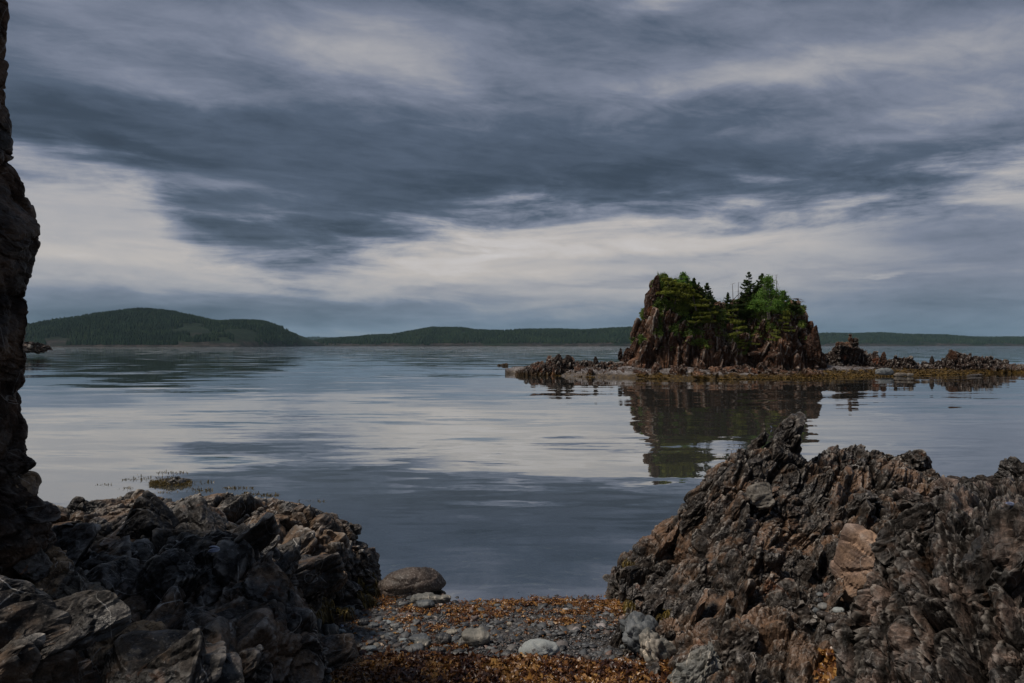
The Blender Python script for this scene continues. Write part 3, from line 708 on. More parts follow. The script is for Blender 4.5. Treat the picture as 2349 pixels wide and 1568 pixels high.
cl_len = np.append(0, np.cumsum(np.linalg.norm(np.diff(plan, axis=0), axis=1)))
uu = np.concatenate([np.linspace(0, cl_len[2], 60, endpoint=False), np.linspace(cl_len[2], cl_len[8], 330, endpoint=False), np.linspace(cl_len[8], cl_len[-1], 40)])
zz_ = np.linspace(-.4, 4.4, 620)
PX = np.interp(uu, cl_len, plan[:, 0]); PY = np.interp(uu, cl_len, plan[:, 1])
XE = np.interp(zz_, zr, xr) + .006
Zg, Ug = np.meshgrid(zz_, np.arange(len(uu)), indexing='ij')
lowr = 1 - .58 * np.clip((-PY - .35) / 1.2, 0, 1)
CV = np.stack([XE[:, None] + PX[None] + 0 * Zg, 3.2 + PY[None] + .10 * np.sin(zz_ * 3.1)[:, None] * .3, Zg * lowr[None]], 2).reshape(-1, 3)
dU = np.gradient(CV.reshape(len(zz_), len(uu), 3), axis=1); dZ = np.gradient(CV.reshape(len(zz_), len(uu), 3), axis=0)
CN = np.cross(dU, dZ).reshape(-1, 3); CN /= np.linalg.norm(CN, axis=1)[:, None]
if CN[:, 0].mean() < 0: CN = -CN
CV = CV + CN * (rock_disp(CV, frame((.55, -.2, .75), .3), .42, .040, 88, 4, .6, .45, .5, bil=.45) + .012 * fbm(CV * 9, 4, 15))[:, None]
ob('cliff_face', mesh_np('cliff_face', CV, grid_faces(len(zz_), len(uu)), rock_cliff), cl)
cb = variants('rock_block', 6, (.14, .30, .22), M_CLIFF, 900, rock_cliff, sub=4, size=.15, amp=.016)
for i, (px, py, d, s) in enumerate([(40, 556, 3.12, .5), (62, 1175, 3.15, .8), (80, 1235, 3.2, .7), (36, 1060, 3.1, .6)]):
    mm = cb[i % 6]
    ob('rock_block', mm, cl, place(frame((.5, -.5, .3 + .3 * math.sin(i))), at(px, py, d), .5, RNG, s))

for (px, py, dims, sd) in [(40, 1130, (.06, .26, .16), 2), (70, 1290, (.07, .22, .16), 3)]:
    hero('facet', cl, at(px, py, 3.10), dims, frame((.5, -.6, .35), sd), 1500 + sd, rock_slab, sub=4, size=.12, amp=.012)
# ================================================================== RIGHT OUTCROP
right_ctrl = C((1385, 1320, 5.9), (1450, 1268, 5.8), (1530, 1200, 5.75), (1600, 1112, 5.7), (1650, 1065, 5.75), (1700, 1050, 5.8), (1740, 1040, 5.8), (1790, 1020, 5.8), (1830, 1060, 5.9), (1900, 1045, 6.2), (1960, 1045, 6.2), (2000, 1060, 6.1), (2050, 1060, 6.0), (2095, 1065, 6.0), (2120, 1100, 5.9), (2170, 1120, 5.6), (2260, 1150, 5.4),
               (1460, 1340, 5.4), (1530, 1290, 5.35), (1600, 1220, 5.3), (1680, 1150, 5.3), (1760, 1130, 5.3), (1850, 1150, 5.4), (1950, 1120, 5.5), (2050, 1120, 5.5), (2150, 1170, 5.2),
               (1500, 1380, 4.9), (1580, 1320, 4.85), (1660, 1250, 4.8), (1760, 1210, 4.8), (1840, 1260, 4.9), (1930, 1180, 4.9), (2030, 1190, 4.8),
               (1540, 1400, 4.55), (1600, 1380, 4.5), (1680, 1320, 4.45), (1740, 1285, 4.3), (1810, 1330, 4.45), (1870, 1350, 4.5), (1910, 1400, 4.1), (1990, 1400, 3.95), (2060, 1385, 3.95), (2000, 1230, 4.6), (2060, 1215, 4.5),
               (1480, 1420, 4.6), (1470, 1490, 4.25), (1520, 1470, 4.2), (1620, 1450, 4.1), (1700, 1390, 4.05), (1770, 1370, 4.0), (1850, 1400, 4.05), (1890, 1420, 4.0), (1950, 1430, 3.7),
               (1500, 1550, 3.9), (1580, 1520, 3.8), (1680, 1490, 3.7), (1780, 1450, 3.65), (1850, 1480, 3.6), (1900, 1510, 3.5), (1590, 1568, 3.6), (1700, 1560, 3.45), (1800, 1560, 3.3), (1900, 1570, 3.15)) + \
    [np.array(q) for q in [(.72, 6.1, -.35), (.62, 5.6, -.3), (.75, 5.1, -.05), (.9, 4.75, .0), (.72, 4.3, .03), (.62, 3.9, .06), (.78, 3.5, .08), (.9, 3.0, .15), (1.2, 2.8, .2), (1.5, 2.8, .3), (1.0, 6.5, -.6), (1.8, 6.6, -.6), (2.5, 6.9, -.6), (3.3, 7.0, -.6), (3.9, 6.5, -.5), (4.4, 6.0, -.3), (3.8, 5.0, .6), (2.9, 3.8, .5), (2.3, 3.2, .3)]]
ro = empty('rock_outcrop', at(1750, 1500, 4.8) * [1, 1, 0], 'brown grey jagged outcrop with a pointed peak right of the beach', 'rock outcrop')
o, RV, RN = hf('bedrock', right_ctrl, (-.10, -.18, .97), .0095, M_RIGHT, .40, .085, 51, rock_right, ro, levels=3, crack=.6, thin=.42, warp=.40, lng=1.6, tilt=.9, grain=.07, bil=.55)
rb = variants('rock_block', 12, (.065, .15, .10), M_RIGHT, 400, rock_right, sub=4, size=.10, amp=.012, round_=.12)
mpr = lambda a, b, V: (a > 1400) & (a < 2180) & (b > 960) & (b < 1600)
scatter('rock_block', ro, RV, RN, rb, 120, M_RIGHT, 6, .45, 1.6, mpr, jit=.40, sink=.02)
MR_UP = M_RIGHT if abs(M_RIGHT[1][2]) > abs(M_RIGHT[2][2]) else np.array([M_RIGHT[0], M_RIGHT[2], -M_RIGHT[1]])
PEAK = [(1722, 1050, 5.8, (.10, .55, .18), (.84, .05, -.55), 1), (1690, 1075, 5.75, (.14, .45, .25), (.80, .05, -.62), 2),
        (1785, 1035, 5.8, (.19, .78, .26), (.90, .05, -.42), 3), (1755, 1080, 5.7, (.20, .70, .28), (.80, .1, -.6), 4), (1812, 1060, 5.75, (.14, .55, .22), (.97, .05, -.15), 5),
        (1640, 1110, 5.65, (.16, .45, .26), (.75, .05, -.65), 6), (1600, 1170, 5.5, (.14, .42, .24), (.75, .0, -.65), 7),
        (1960, 1060, 6.1, (.14, .32, .22), (.95, .1, -.2), 8), (2090, 1075, 5.9, (.30, .30, .34), (.95, .2, .1), 9), (1985, 1065, 6.05, (.12, .24, .2), (.9, .1, .3), 10),
        (2045, 1075, 5.95, (.12, .26, .2), (.95, .1, .1), 11), (1740, 1145, 5.2, (.12, .20, .22), (-.2, -.8, .4), 12), (1800, 1180, 5.1, (.20, .34, .26), (.4, -.6, .5), 13),
        (1745, 1315, 4.25, (.26, .40, .32), (.85, -.3, -.2), 14), (1815, 1420, 3.95, (.28, .36, .34), (-.5, -.5, .6), 15), (1690, 1500, 3.7, (.20, .40, .26), (.8, .1, -.5), 16),
        (1520, 1470, 4.2, (.16, .30, .22), (.7, .1, -.5), 17), (1600, 1360, 4.7, (.18, .34, .26), (.7, -.1, -.6), 18), (1840, 1240, 5.0, (.18, .46, .28), (.7, -.2, -.6), 19), (1960, 1190, 5.0, (.26, .55, .34), (.75, -.1, -.6), 20),
        (1430, 1345, 5.55, (.18, .34, .26), (.4, -.5, .6), 21), (1860, 1170, 5.3, (.14, .3, .2), (-.4, -.2, .8), 22), (2140, 1120, 5.7, (.2, .34, .26), (.8, 0, .3), 23), (1470, 1380, 5.1, (.14, .26, .18), (.5, -.6, .4), 24)]
for (px, py, d, dims, n, sd) in PEAK:
    fm = frame(n, 0)
    if abs(fm[1][2]) < abs(fm[2][2]): fm = np.array([fm[0], fm[2], -fm[1]])
    hero('rock_block', ro, at(px, py, d), dims, fm, 800 + sd, rock_right, sub=5, size=.16, amp=.024, crack=.5, levels=4)
plates(ro, RV, RN, MR_UP, 29, 55, (.10, .38, .22), rock_right, mpr, .3, size=.2, amp=.014, crack=.5, levels=3, var=8, sub=5, skyline=1120)
# smooth grey folded rock at the foot of the right outcrop
hero('folded_rock', ro, at(1475, 1465, 4.25), (.26, .32, .30), frame((.5, -.4, .7)), 951, stone_grey, sub=5, size=.14, amp=.030, crack=.3, levels=2, round_=.4, smooth=True)
hero('folded_rock', ro, at(1510, 1500, 4.05), (.22, .34, .24), frame((.6, -.4, .5)), 952, stone_vein, sub=5, size=.12, amp=.028, crack=.3, levels=2, round_=.4, smooth=True)
hero('folded_rock', ro, at(1600, 1550, 3.65), (.20, .42, .24), frame((.75, -.1, -.5)), 953, stone_vein, sub=5, size=.12, amp=.026, crack=.4, levels=3, round_=.3)

# pink block
def boulder(name, px, py, d, dims, n, seed, mat, label, sub=5, round_=.25, smooth=False, group=None, size=.2, amp=.012, spin=0, cat='boulder', sink=0.0, **kw):
    fm = frame(n, spin); me = block_mesh(name, dims, fm, seed, mat, sub=sub, round_=round_, smooth=smooth, size=size, amp=amp, **kw)
    p = at(px, py, d); p[2] -= sink
    o = ob(name, me, None, place(fm, p)); tag(o, label, cat, group); return o
boulder('boulder', 1990, 1310, 4.0, (.50, .40, .36), (.10, -.20, .98), 61, rock_pink, 'squarish pinkish tan block with a cracked flat top among the right outcrop rocks', round_=0, size=.34, amp=.007, levels=2, crack=1.4, nplanes=2, spin=.55)
boulder('boulder', 2040, 1270, 3.95, (.16, .24, .20), (.1, -.1, .98), 62, rock_pink, 'small pinkish rock touching the right side of the squarish tan block', sub=4, round_=.1)
boulder('boulder', 938, 1325, 5.55, (.27, .60, .34), (-.12, -.2, .94), 63, stone_brown, 'smooth brown grey boulder at the water edge beside the left outcrop', round_=.35, smooth=True, amp=.010, levels=2, sink=.05)
boulder('boulder', 2000, 1450, 3.6, (.16, .20, .18), (.4, -.5, .7), 64, stone_dark, 'dark rock below the squarish tan block', sub=4, round_=.2)
boulder('boulder', 1745, 1137, 5.05, (.10, .24, .24), (-.1, -.9, .35), 65, stone_brown2, 'flat faced grey brown disc shaped rock resting midway up the right outcrop', sub=4, round_=.15)

# ================================================================== RIGHT FOREGROUND WALL
wall_ctrl = C((2060, 1225, 3.2), (2150, 1160, 3.15), (2230, 1155, 3.15), (2349, 1150, 3.2), (2500, 1130, 3.3),
              (1985, 1330, 3.15), (1945, 1430, 3.1), (1930, 1500, 3.05), (1920, 1568, 2.95), (1915, 1650, 2.7),
              (2040, 1300, 2.95), (2110, 1230, 2.9), (2200, 1210, 2.8), (2330, 1190, 2.75),
              (2020, 1430, 2.8), (2120, 1350, 2.6), (2230, 1330, 2.45), (2349, 1300, 2.4), (2480, 1300, 2.3),
              (2010, 1568, 2.65), (2120, 1500, 2.4), (2250, 1480, 2.2), (2400, 1450, 2.05), (2120, 1650, 2.1), (2300, 1640, 1.95), (2500, 1600, 1.8),
              (2170, 1165, 3.9), (2260, 1135, 4.0), (2349, 1130, 4.0), (2500, 1125, 4.1)) + \
    [np.array(q) for q in [(1.45, 3.3, .25), (1.62, 3.32, .35), (1.75, 3.45, .4), (1.9, 3.6, .5), (1.36, 2.9, .15), (1.05, 2.2, .2), (1.0, 1.6, .2), (1.6, 3.7, .3), (2.1, 4.2, .4), (2.8, 4.7, .4), (3.6, 4.8, .5), (2.0, 3.65, .9), (1.5, 1.2, .6), (2.4, 1.2, 1.3), (3.4, 2.0, 1.6), (3.6, 3.5, 1.5)]]
wo_ = empty('rock_outcrop', at(2200, 1500, 2.8) * [1, 1, 0], 'steep ribbed dark rock wall with deep black grooves in the lower right', 'rock outcrop')
def ribs(P):
    q = P + np.stack([fbm(P * 3.0, 3, 5 + k_) for k_ in range(3)], 1) * .05
    s = q @ M_WALL[0] / .17; c = np.floor(s); f = s - c
    a = h01(c.astype(np.int32), np.zeros(len(c), np.int32), np.zeros(len(c), np.int32), 9)
    along = fbm(np.stack([c * 3.3, q @ M_WALL[1] * 2.6, 0 * c], 1), 2, 15)
    return (.45 - np.abs(f * 2 - 1) ** 2.2) * .13 * (.5 + .7 * a + .7 * along)
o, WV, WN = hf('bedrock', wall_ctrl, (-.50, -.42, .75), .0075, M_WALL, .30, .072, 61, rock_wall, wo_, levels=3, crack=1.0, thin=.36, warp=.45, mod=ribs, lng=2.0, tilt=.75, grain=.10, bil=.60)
wb = variants('rock_block', 10, (.085, .24, .14), M_WALL, 500, rock_wall, sub=4, size=.12, amp=.015, round_=.1)
scatter('rock_block', wo_, WV, WN, wb, 60, M_WALL, 8, .5, 1.3, lambda a, b, V: (a > 1930) & (a < 2400) & (b > 1090) & (b < 1600), jit=.22, sink=.12)
for (px, py, d, dims, n, sd) in [(2170, 1150, 3.75, (.16, .26, .22), (.9, .1, .2), 1), (2230, 1130, 3.9, (.16, .34, .26), (.2, .1, .9), 2), (2300, 1125, 3.9, (.14, .44, .3), (.1, .1, .95), 3), (2349, 1115, 3.8, (.2, .3, .3), (.6, .1, .6), 4),
                                 (2120, 1175, 3.2, (.12, .30, .24), (.5, .2, .8), 5), (2320, 1300, 2.35, (.16, .55, .3), (.85, -.2, -.4), 6), (2090, 1220, 3.0, (.12, .34, .22), (.8, .1, -.5), 7)]:
    hero('rock_block', wo_, at(px, py, d), dims, frame(n, .3), 860 + sd, rock_wall, sub=5, size=.14, amp=.02, crack=.5, levels=4)

# ================================================================== ISLAND (SEA STACK)
ID = 48.0
def sil(x, pts, d=ID):
    a = np.array(pts, float); return np.interp(x, (a[:, 0] - CX) / F * d, CH + (HY - a[:, 1]) / F * d)
stack_sil = [(1405, 860), (1430, 830), (1452, 800), (1460, 780), (1466, 745), (1478, 735), (1484, 712), (1493, 680), (1500, 640), (1508, 632), (1516, 640), (1530, 640), (1560, 648), (1600, 660), (1640, 690), (1660, 705), (1690, 690), (1720, 672), (1760, 672), (1800, 690), (1830, 705), (1845, 722), (1848, 742), (1853, 768), (1862, 778), (1872, 778), (1876, 800), (1884, 835), (1895, 862)]
isl = empty('sea_stack', (15, 48, 0), 'steep red brown rock island with trees on its top', 'rock island')
st = .055
gx = np.arange(6.7, 22.4, st); gv = np.linspace(-1, 1, 190)
A, Bq = np.meshgrid(gx, gv, indexing='ij'); A = A.ravel(); Bq = Bq.ravel()
lob = fbm(np.stack([A / 1.8, 0 * A, 0 * A + 3], 1), 3, 66)
dep = 3.2 + .55 * lob
# front cleft between the two wooded heads
cleft = np.exp(-((A - (1690 - CX) / F * ID) / .7) ** 2)
Yf = ID + Bq * (dep - 1.5 * cleft * (Bq < 0))
g = np.clip(1 - np.abs(Bq) ** 3.6, 0, 1) ** .62
foot = np.clip((np.abs(Bq) - .80) / .2, 0, 1)
Yf = Yf - foot * (Bq < 0) * .9
H = sil(A * ID / Yf, stack_sil)
Zi = np.where(H > 0, H * g, H) - .12 + .35 * fbm(np.stack([A / 1.1, Bq * 3, 0 * A], 1), 3, 67) * g
Zi = np.where(H < .3, H - .4, Zi)
P = np.stack([A, Yf, Zi], 1)
ng = P.reshape(len(gx), len(gv), 3)
IN = np.cross(np.gradient(ng, axis=0), np.gradient(ng, axis=1)).reshape(-1, 3); IN /= np.linalg.norm(IN, axis=1)[:, None] + 1e-9
if IN[:, 2].mean() < 0: IN = -IN
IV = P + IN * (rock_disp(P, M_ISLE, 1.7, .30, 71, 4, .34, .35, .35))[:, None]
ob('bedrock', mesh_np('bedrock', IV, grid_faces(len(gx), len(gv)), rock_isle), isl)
ib = variants('rock_block', 10, (.55, 1.7, .8), M_ISLE, 550, rock_isle, sub=4, size=.7, amp=.07)
r = np.random.default_rng(12)
a_, b_ = project(IV)
def on_isle(px, py, tol=5): return IV[hit(IV, px, py, tol)], IN[hit(IV, px, py, tol)]
MI_UP = np.array([M_ISLE[0], -M_ISLE[2], M_ISLE[1]]) if abs(M_ISLE[2][2]) > abs(M_ISLE[1][2]) else M_ISLE
for i in range(70):
    px = r.uniform(1440, 1875); py = r.uniform(740, 850)
    if r.random() < .25: py = r.uniform(690, 760); px = r.uniform(1480, 1850)
    p, n = on_isle(px, py)
    ob('rock_block', ib[r.integers(10)], isl, place(MI_UP, p - n * .12, .16, r, r.uniform(.35, .95)))

def pointed(name, h, w_, seed, lean, mat):
    fm = np.array([[1, 0, 0], [lean, 0, 1], [0, -1, lean]], float); fm[1] /= np.linalg.norm(fm[1]); fm[2] = np.cross(fm[0], fm[1])
    me = block_mesh(name, (w_, h, w_ * .9), fm, seed, mat, sub=5, size=.35, amp=.05, levels=4)
    co = np.zeros(len(me.vertices) * 3); me.vertices.foreach_get('co', co); co = co.reshape(-1, 3)
    u = np.clip((co[:, 1] / h + .5), 0, 1); s = 1.25 - .95 * u ** 1.3; co[:, 0] *= s; co[:, 2] *= s
    me.vertices.foreach_set('co', co.ravel()); me.update()
    return me, fm
for (px, py, h, w_, lean, mt) in [(1869, 789, 2.7, .85, .06, rock_isle), (1859, 797, 2.1, .8, -.05, rock_isle), (1875, 803, 2.0, .6, 0, rock_isle), (1505, 662, 2.0, .8, .18, rock_isle), (1490, 705, 2.0, .8, .15, rock_isle), (1474, 765, 1.6, .9, .2, rock_isle), (1455, 800, 1.2, .8, .2, rock_isle), (1440, 812, .9, .6, .1, rock_isle)]:
    me, fm = pointed('rock_spire', h, w_, 640 + px, lean, mt)
    ob('rock_spire', me, isl, place(fm, at(px, py, 44.6 if px > 1700 else 45.6)))

# the shelf the island stands on
flat_m, t, o = material('shell_gravel')
pos = t.new('ShaderNodeNewGeometry').outputs['Position']
c = t.mix(t.map(t.noise(pos, .7, 5, .6), .42, .60), (.075, .064, .058), (.19, .175, .17))
c = t.mix(t.map(t.noise(pos, 9, 5, .75), .54, .62), c, (.42, .40, .43))
c = t.mix(t.map(t.noise(t.v('ADD', pos, (4, 4, 4)), .8, 5, .6), .55, .62, 0, .7), c, (.085, .055, .042))
c = weed_line(t, pos, c)
principled(t, o, c, .8, t.bump(t.noise(pos, 6, 5, .7), .9, .15), .2)
def gpt(px, py, z=0.0):
    d = (CH - z) * F / (py - HY); return at(px, py, d)
front = [gpt(1180, 857), gpt(1230, 861), gpt(1330, 865), gpt(1450, 868), gpt(1600, 871), gpt(1700, 870), gpt(1880, 869), gpt(2000, 865), gpt(2120, 861), gpt(2250, 857), gpt(2349, 853), gpt(2600, 848)]
fx = np.array([p[0] for p in front]); fyv = np.array([p[1] for p in front])
gx = np.arange(-.5, 48, .10); gv = np.linspace(0, 1, 170)
A, Bq = np.meshgrid(gx, gv, indexing='ij'); A = A.ravel(); Bq = Bq.ravel()
y0 = np.interp(A, fx, fyv); wd = np.interp(A, [-.5, .5, 3, 6, 14, 20, 30, 48], [.2, 2.5, 6, 9.5, 12.5, 12.5, 11, 8])
yy = y0 + (Bq * 1.06 - .03) * wd
hh = np.interp(A, [-.5, 2, 6, 12, 18, 24, 30, 48], [.30, .62, .74, .72, .66, .55, .38, .24])
pf = np.interp(Bq, [0, .04, .12, .3, .75, .95, 1], [-.25, .10, .38, .75, 1.0, .6, -.5])
P0 = np.stack([A, yy, 0 * A], 1)
zf = hh * pf + .16 * fbm(P0 / 1.6, 4, 91) * np.clip(Bq * 6, .3, 1)
P = np.stack([A, yy, zf], 1)
dsp = rock_disp(P, frame((.9, .2, -.3)), 1.0, .10, 92, 3, .35, .4, .5)
rocky = np.clip(fbm(P0 / 2.5, 3, 95) * 3 + .6, 0.05, 1)
P[:, 2] += dsp * rocky
shelf = ob('tidal_flat', mesh_np('tidal_flat', P, grid_faces(len(gx), len(gv)), flat_m)); tag(shelf, 'low rock and shell gravel shelf round the foot of the island', kind='structure')
SHV = P
def shelf_z(x, y):
    i = np.argmin((SHV[:, 0] - x) ** 2 + (SHV[:, 1] - y) ** 2); return SHV[i, 2]
# reefs standing on the shelf: left, right of the stack and far right
def reef(label, silp, d, halfd, seed, blocks, smin, smax, mat=rock_reef, M=M_ISLE, cat='rock reef'):
    xa = (silp[0][0] - CX) / F * d; xb = (silp[-1][0] - CX) / F * d
    root = empty('rock_reef', ((xa + xb) / 2, d, 0), label, cat)
    gx = np.arange(xa, xb, .05); gv = np.linspace(-1, 1, int(2 * halfd / .055))
    A, Bq = np.meshgrid(gx, gv, indexing='ij'); A = A.ravel(); Bq = Bq.ravel()
    H = sil(A, silp, d)
    jag = fbm(np.stack([A / .9, Bq * 2, 0 * A], 1), 3, seed)
    z = (H + .3) * np.clip(1 - np.abs(Bq) ** 2.0, 0, 1) ** .7 * (1 + .25 * jag * np.abs(Bq)) - .3 - .1
    P = np.stack([A, d + Bq * halfd, z], 1); ng = P.reshape(len(gx), len(gv), 3)
    N = np.cross(np.gradient(ng, axis=0), np.gradient(ng, axis=1)).reshape(-1, 3); N /= np.linalg.norm(N, axis=1)[:, None] + 1e-9
    if N[:, 2].mean() < 0: N = -N
    V = P + N * rock_disp(P, M, .8, .17, seed, 4, .35, .5, .4)[:, None]
    ob('bedrock', mesh_np('bedrock', V, grid_faces(len(gx), len(gv)), mat), root)
    r = np.random.default_rng(seed)
    vr = variants('rock_block', 5, (.22, .62, .34), M, seed, mat, sub=3, size=.3, amp=.04, levels=2)
    ok = np.where(V[:, 2] > .25)[0]
    for i in r.choice(ok, blocks, replace=False):
        ob('rock_block', vr[r.integers(5)], root, place(MI_UP, V[i] - N[i] * .05, .75, r, smin * (smax / smin) ** (r.random() ** 1.5)))
    return root, V
reef('low jagged reef running out left of the rock island', [(1183, 858), (1200, 842), (1225, 837), (1245, 833), (1262, 820), (1280, 816), (1290, 824), (1305, 819), (1320, 828), (1345, 826), (1370, 828), (1400, 830), (1430, 836), (1470, 850)], 46.0, 1.6, 201, 55, .5, 1.3)
reef('broken rocks on the shelf just right of the island foot', [(1880, 850), (1890, 815), (1910, 808), (1925, 800), (1935, 795), (1965, 793), (1985, 808), (2005, 812), (2020, 825), (2040, 845)], 51.0, 1.7, 202, 50, .6, 1.5)
reef('row of thin upright dark rocks left of the far right reef', [(2025, 850), (2040, 822), (2060, 820), (2080, 818), (2095, 828), (2110, 842), (2130, 840), (2150, 832)], 50.0, 1.2, 203, 34, .5, 1.4)
reef('tallest jagged dark reef at the far right of the shelf', [(2105, 848), (2125, 832), (2150, 828), (2175, 818), (2184, 808), (2196, 806), (2210, 815), (2240, 822), (2260, 818), (2280, 822), (2310, 832), (2335, 842), (2420, 850)], 50.5, 1.6, 204, 60, .5, 1.4)
def apron(label, fx_, n, seed, smin, smax, mat):
    root = empty('rock_ledge', (float(np.mean(fx_[:2])), 42, 0), label, 'rock ledge')
    r = np.random.default_rng(seed); vr = variants('rock_block', 6, (.30, .9, .6), M_ISLE, seed, mat, sub=4, size=.4, amp=.05, levels=3)
    y0_ = np.interp(SHV[:, 0], fx, fyv); u = SHV[:, 1] - y0_
    ok = np.where((SHV[:, 0] > fx_[0]) & (SHV[:, 0] < fx_[1]) & (u > .1) & (u < fx_[2]) & (SHV[:, 2] > 0))[0]
    for i in r.choice(ok, n, replace=False):
        s = smin * (smax / smin) ** (r.random() ** 1.6); flatm = frame((.3, -.3, .9), r.uniform(0, 3)) if r.random() < .55 else M_ISLE
        ob('rock_block', vr[r.integers(6)], root, place(flatm, SHV[i] + [0, 0, -.02], .35, r, s))
apron('broken brown and grey rocks along the left front edge of the shelf', (1.0, 9.0, 4.5), 110, 301, .35, 1.3, rock_isle)
apron('pale and brown broken rocks along the shelf in front of the island', (9.0, 19.5, 4.5), 170, 302, .35, 1.3, rock_isle)
apron('scattered dark low rocks on the right part of the shelf', (19.5, 36.0, 6.0), 80, 303, .3, .9, rock_reef)
# lone spires
def spire(px, py, d, h, w_, label, seed, lean=.1, mat=rock_reef):
    me, fm = pointed('rock_spire', h, w_, seed, lean, mat)
    o = ob('rock_spire', me, None, place(fm, at(px, py, d))); return tag(o, label, 'rock spire')
spire(1423, 812, 46.5, .85, .36, 'thin pointed rock spire at the left foot of the island', 31, .15)
spire(1366, 826, 45.0, .55, .38, 'short upright rock midway along the left reef', 32, -.05)
spire(1281, 824, 45.3, .75, .7, 'pointed rock at the top of the left reef', 33, .3)
spire(1303, 825, 45.3, .75, .6, 'broad pointed rock right of the left reef top', 34, -.2)
spire(2027, 822, 49.5, 1.0, .6, 'orange stained pointed rock right of the island', 35, 0, rock_isle)
spire(2184, 815, 50, .95, .7, 'red tipped pointed rock on the far right reef', 36, -.2, rock_isle)
spire(2138, 828, 50, .8, .3, 'narrow upright dark rock between the right reefs', 37, 0)
# pillar block on its stepped rock right of the island
cs = empty('rock_stack', (24.6, 50.6, 0), 'stepped square topped rock with an upright pillar stone right of the island', 'rock stack')
for nm, px, py, dims, sd in [('rock_block', 1942, 812, (2.0, 1.5, 1.2), 1), ('rock_block', 1936, 793, (.8, 1.2, .5), 2), ('rock_block', 1955, 793, (.8, 1.1, .55), 3), ('pillar_stone', 1950, 777, (.26, .4, .66), 4), ('rock_block', 1960, 785, (.32, .5, .7), 5), ('rock_block', 1925, 800, (.8, 1.0, .6), 6)]:
    me = block_mesh(nm, (dims[0], dims[1], dims[2]), None, 970 + sd, rock_isle if sd in (4, 2) else rock_reef, sub=5, size=.5, amp=.075, nplanes=4, levels=4, crack=.6)
    ob(nm, me, cs, Matrix.Translation(at(px, py, 50)) @ Matrix.Rotation(.1 * math.sin(sd * 2), 4, 'Y'))
for (px, py, dims, label, mt, sd) in [
    (2030, 855, (.66, 1.5, .55), 'large smooth grey boulder lying at the shelf edge right of the island', stone_grey, 1),
    (1925, 856, (.50, .90, .46), 'smaller rounded boulder at the shelf edge left of the large grey one', stone_brown2, 2),
    (2066, 860, (.32, 1.0, .4), 'low tan rock just right of the large grey boulder', stone_brown2, 3),
    (2085, 861, (.24, .7, .3), 'flat brownish stone second right of the large grey boulder', stone_brown2, 4),
    (1787, 818, (.55, 1.6, .9), 'wedge shaped brown boulder at the island foot', rock_isle, 5),
    (1756, 863, (.22, .8, .4), 'flat grey stone at the waterline before the island', stone_grey, 6),
    (1728, 812, (.4, .9, .5), 'brown rock at the foot of the island cleft', rock_isle, 7),
    (1200, 852, (.3, .9, .5), 'rounded brown rock at the left tip of the shelf', rock_reef, 8),
    (2235, 861, (.16, 1.2, .5), 'low flat stone awash before the far right reef', stone_brown, 9)]:
    d = min(CH * F / (py + dims[0] * F / 45 * .38 - HY), 46) if py > 840 else 44.2
    me = block_mesh('boulder', (dims[1], dims[2], dims[0]), None, 990 + sd, mt, sub=4, size=.5, amp=.03, round_=.35, smooth=sd in (1, 2, 3), levels=2)
    o = ob('boulder', me, None, Matrix.Translation(at(px, py, d)) @ Matrix.Rotation(-.06, 4, 'Y')); tag(o, label, 'boulder')
for (px, py, d, s, label) in [(1146, 839.5, 67, .62, 'smaller left rock of the pair awash left of the shelf'), (1158, 838.5, 67, .95, 'larger right rock of the pair awash left of the shelf'),
                              (2308, 829, 80, .9, 'tiny rock awash beyond the far right reef'), (1186, 847, 55, .6, 'small rock awash off the left tip of the shelf')]:
    me = block_mesh('boulder', (s * .95, s * .6, s * .55), None, int(px), rock_reef, sub=3, size=.4, amp=.04, round_=.3, levels=2)
    o = ob('boulder', me, None, Matrix.Translation(at(px, py, d))); tag(o, label, 'boulder')
lp = empty('rock_point', at(85, 797, 120) * [1, 1, 0], 'low rocky point just right of the cliff edge', 'rock point')
for i, (px, py, s) in enumerate([(60, 798, 5.0), (78, 795, 3.4), (90, 799, 3.2), (70, 800, 4.5), (99, 800, 1.4), (66, 790, 2.6)]):
    me = block_mesh('rock_block', (s, s * .9, s * .32), None, 1200 + i, rock_reef, sub=4, size=1.4, amp=.25, levels=3)
    ob('rock_block', me, lp, Matrix.Translation(at(px, py, 400 * .3)))

print('rocks', round(time.time() - T0, 1))
#__PART2__
# ================================================================== PLANTS OF THE ISLAND
def tris_mesh(name, Cn, size, mat, tint, r, flat=.5, up=None, aspect=.6):
    """one small leaf (triangle) per centre; flat 1 = lying level, 0 = any way round"""
    n = len(Cn)
    a = r.normal(0, 1, (n, 3)); a[:, 2] *= (1 - flat); a /= np.linalg.norm(a, axis=1)[:, None]
    b = r.normal(0, 1, (n, 3)); b[:, 2] *= (1 - flat); b -= a * (a * b).sum(1)[:, None]; b /= np.linalg.norm(b, axis=1)[:, None] + 1e-9
    s = (size * r.uniform(.6, 1.4, n))[:, None] if np.ndim(size) == 0 else size[:, None]
    V = np.stack([Cn - a * s * .5 - b * s * aspect * .5, Cn - a * s * .5 + b * s * aspect * .5, Cn + a * s * .8], 1).reshape(-1, 3)
    return mesh_np(name, V, np.arange(3 * n).reshape(-1, 3), mat, False, attr=np.repeat(tint, 3))
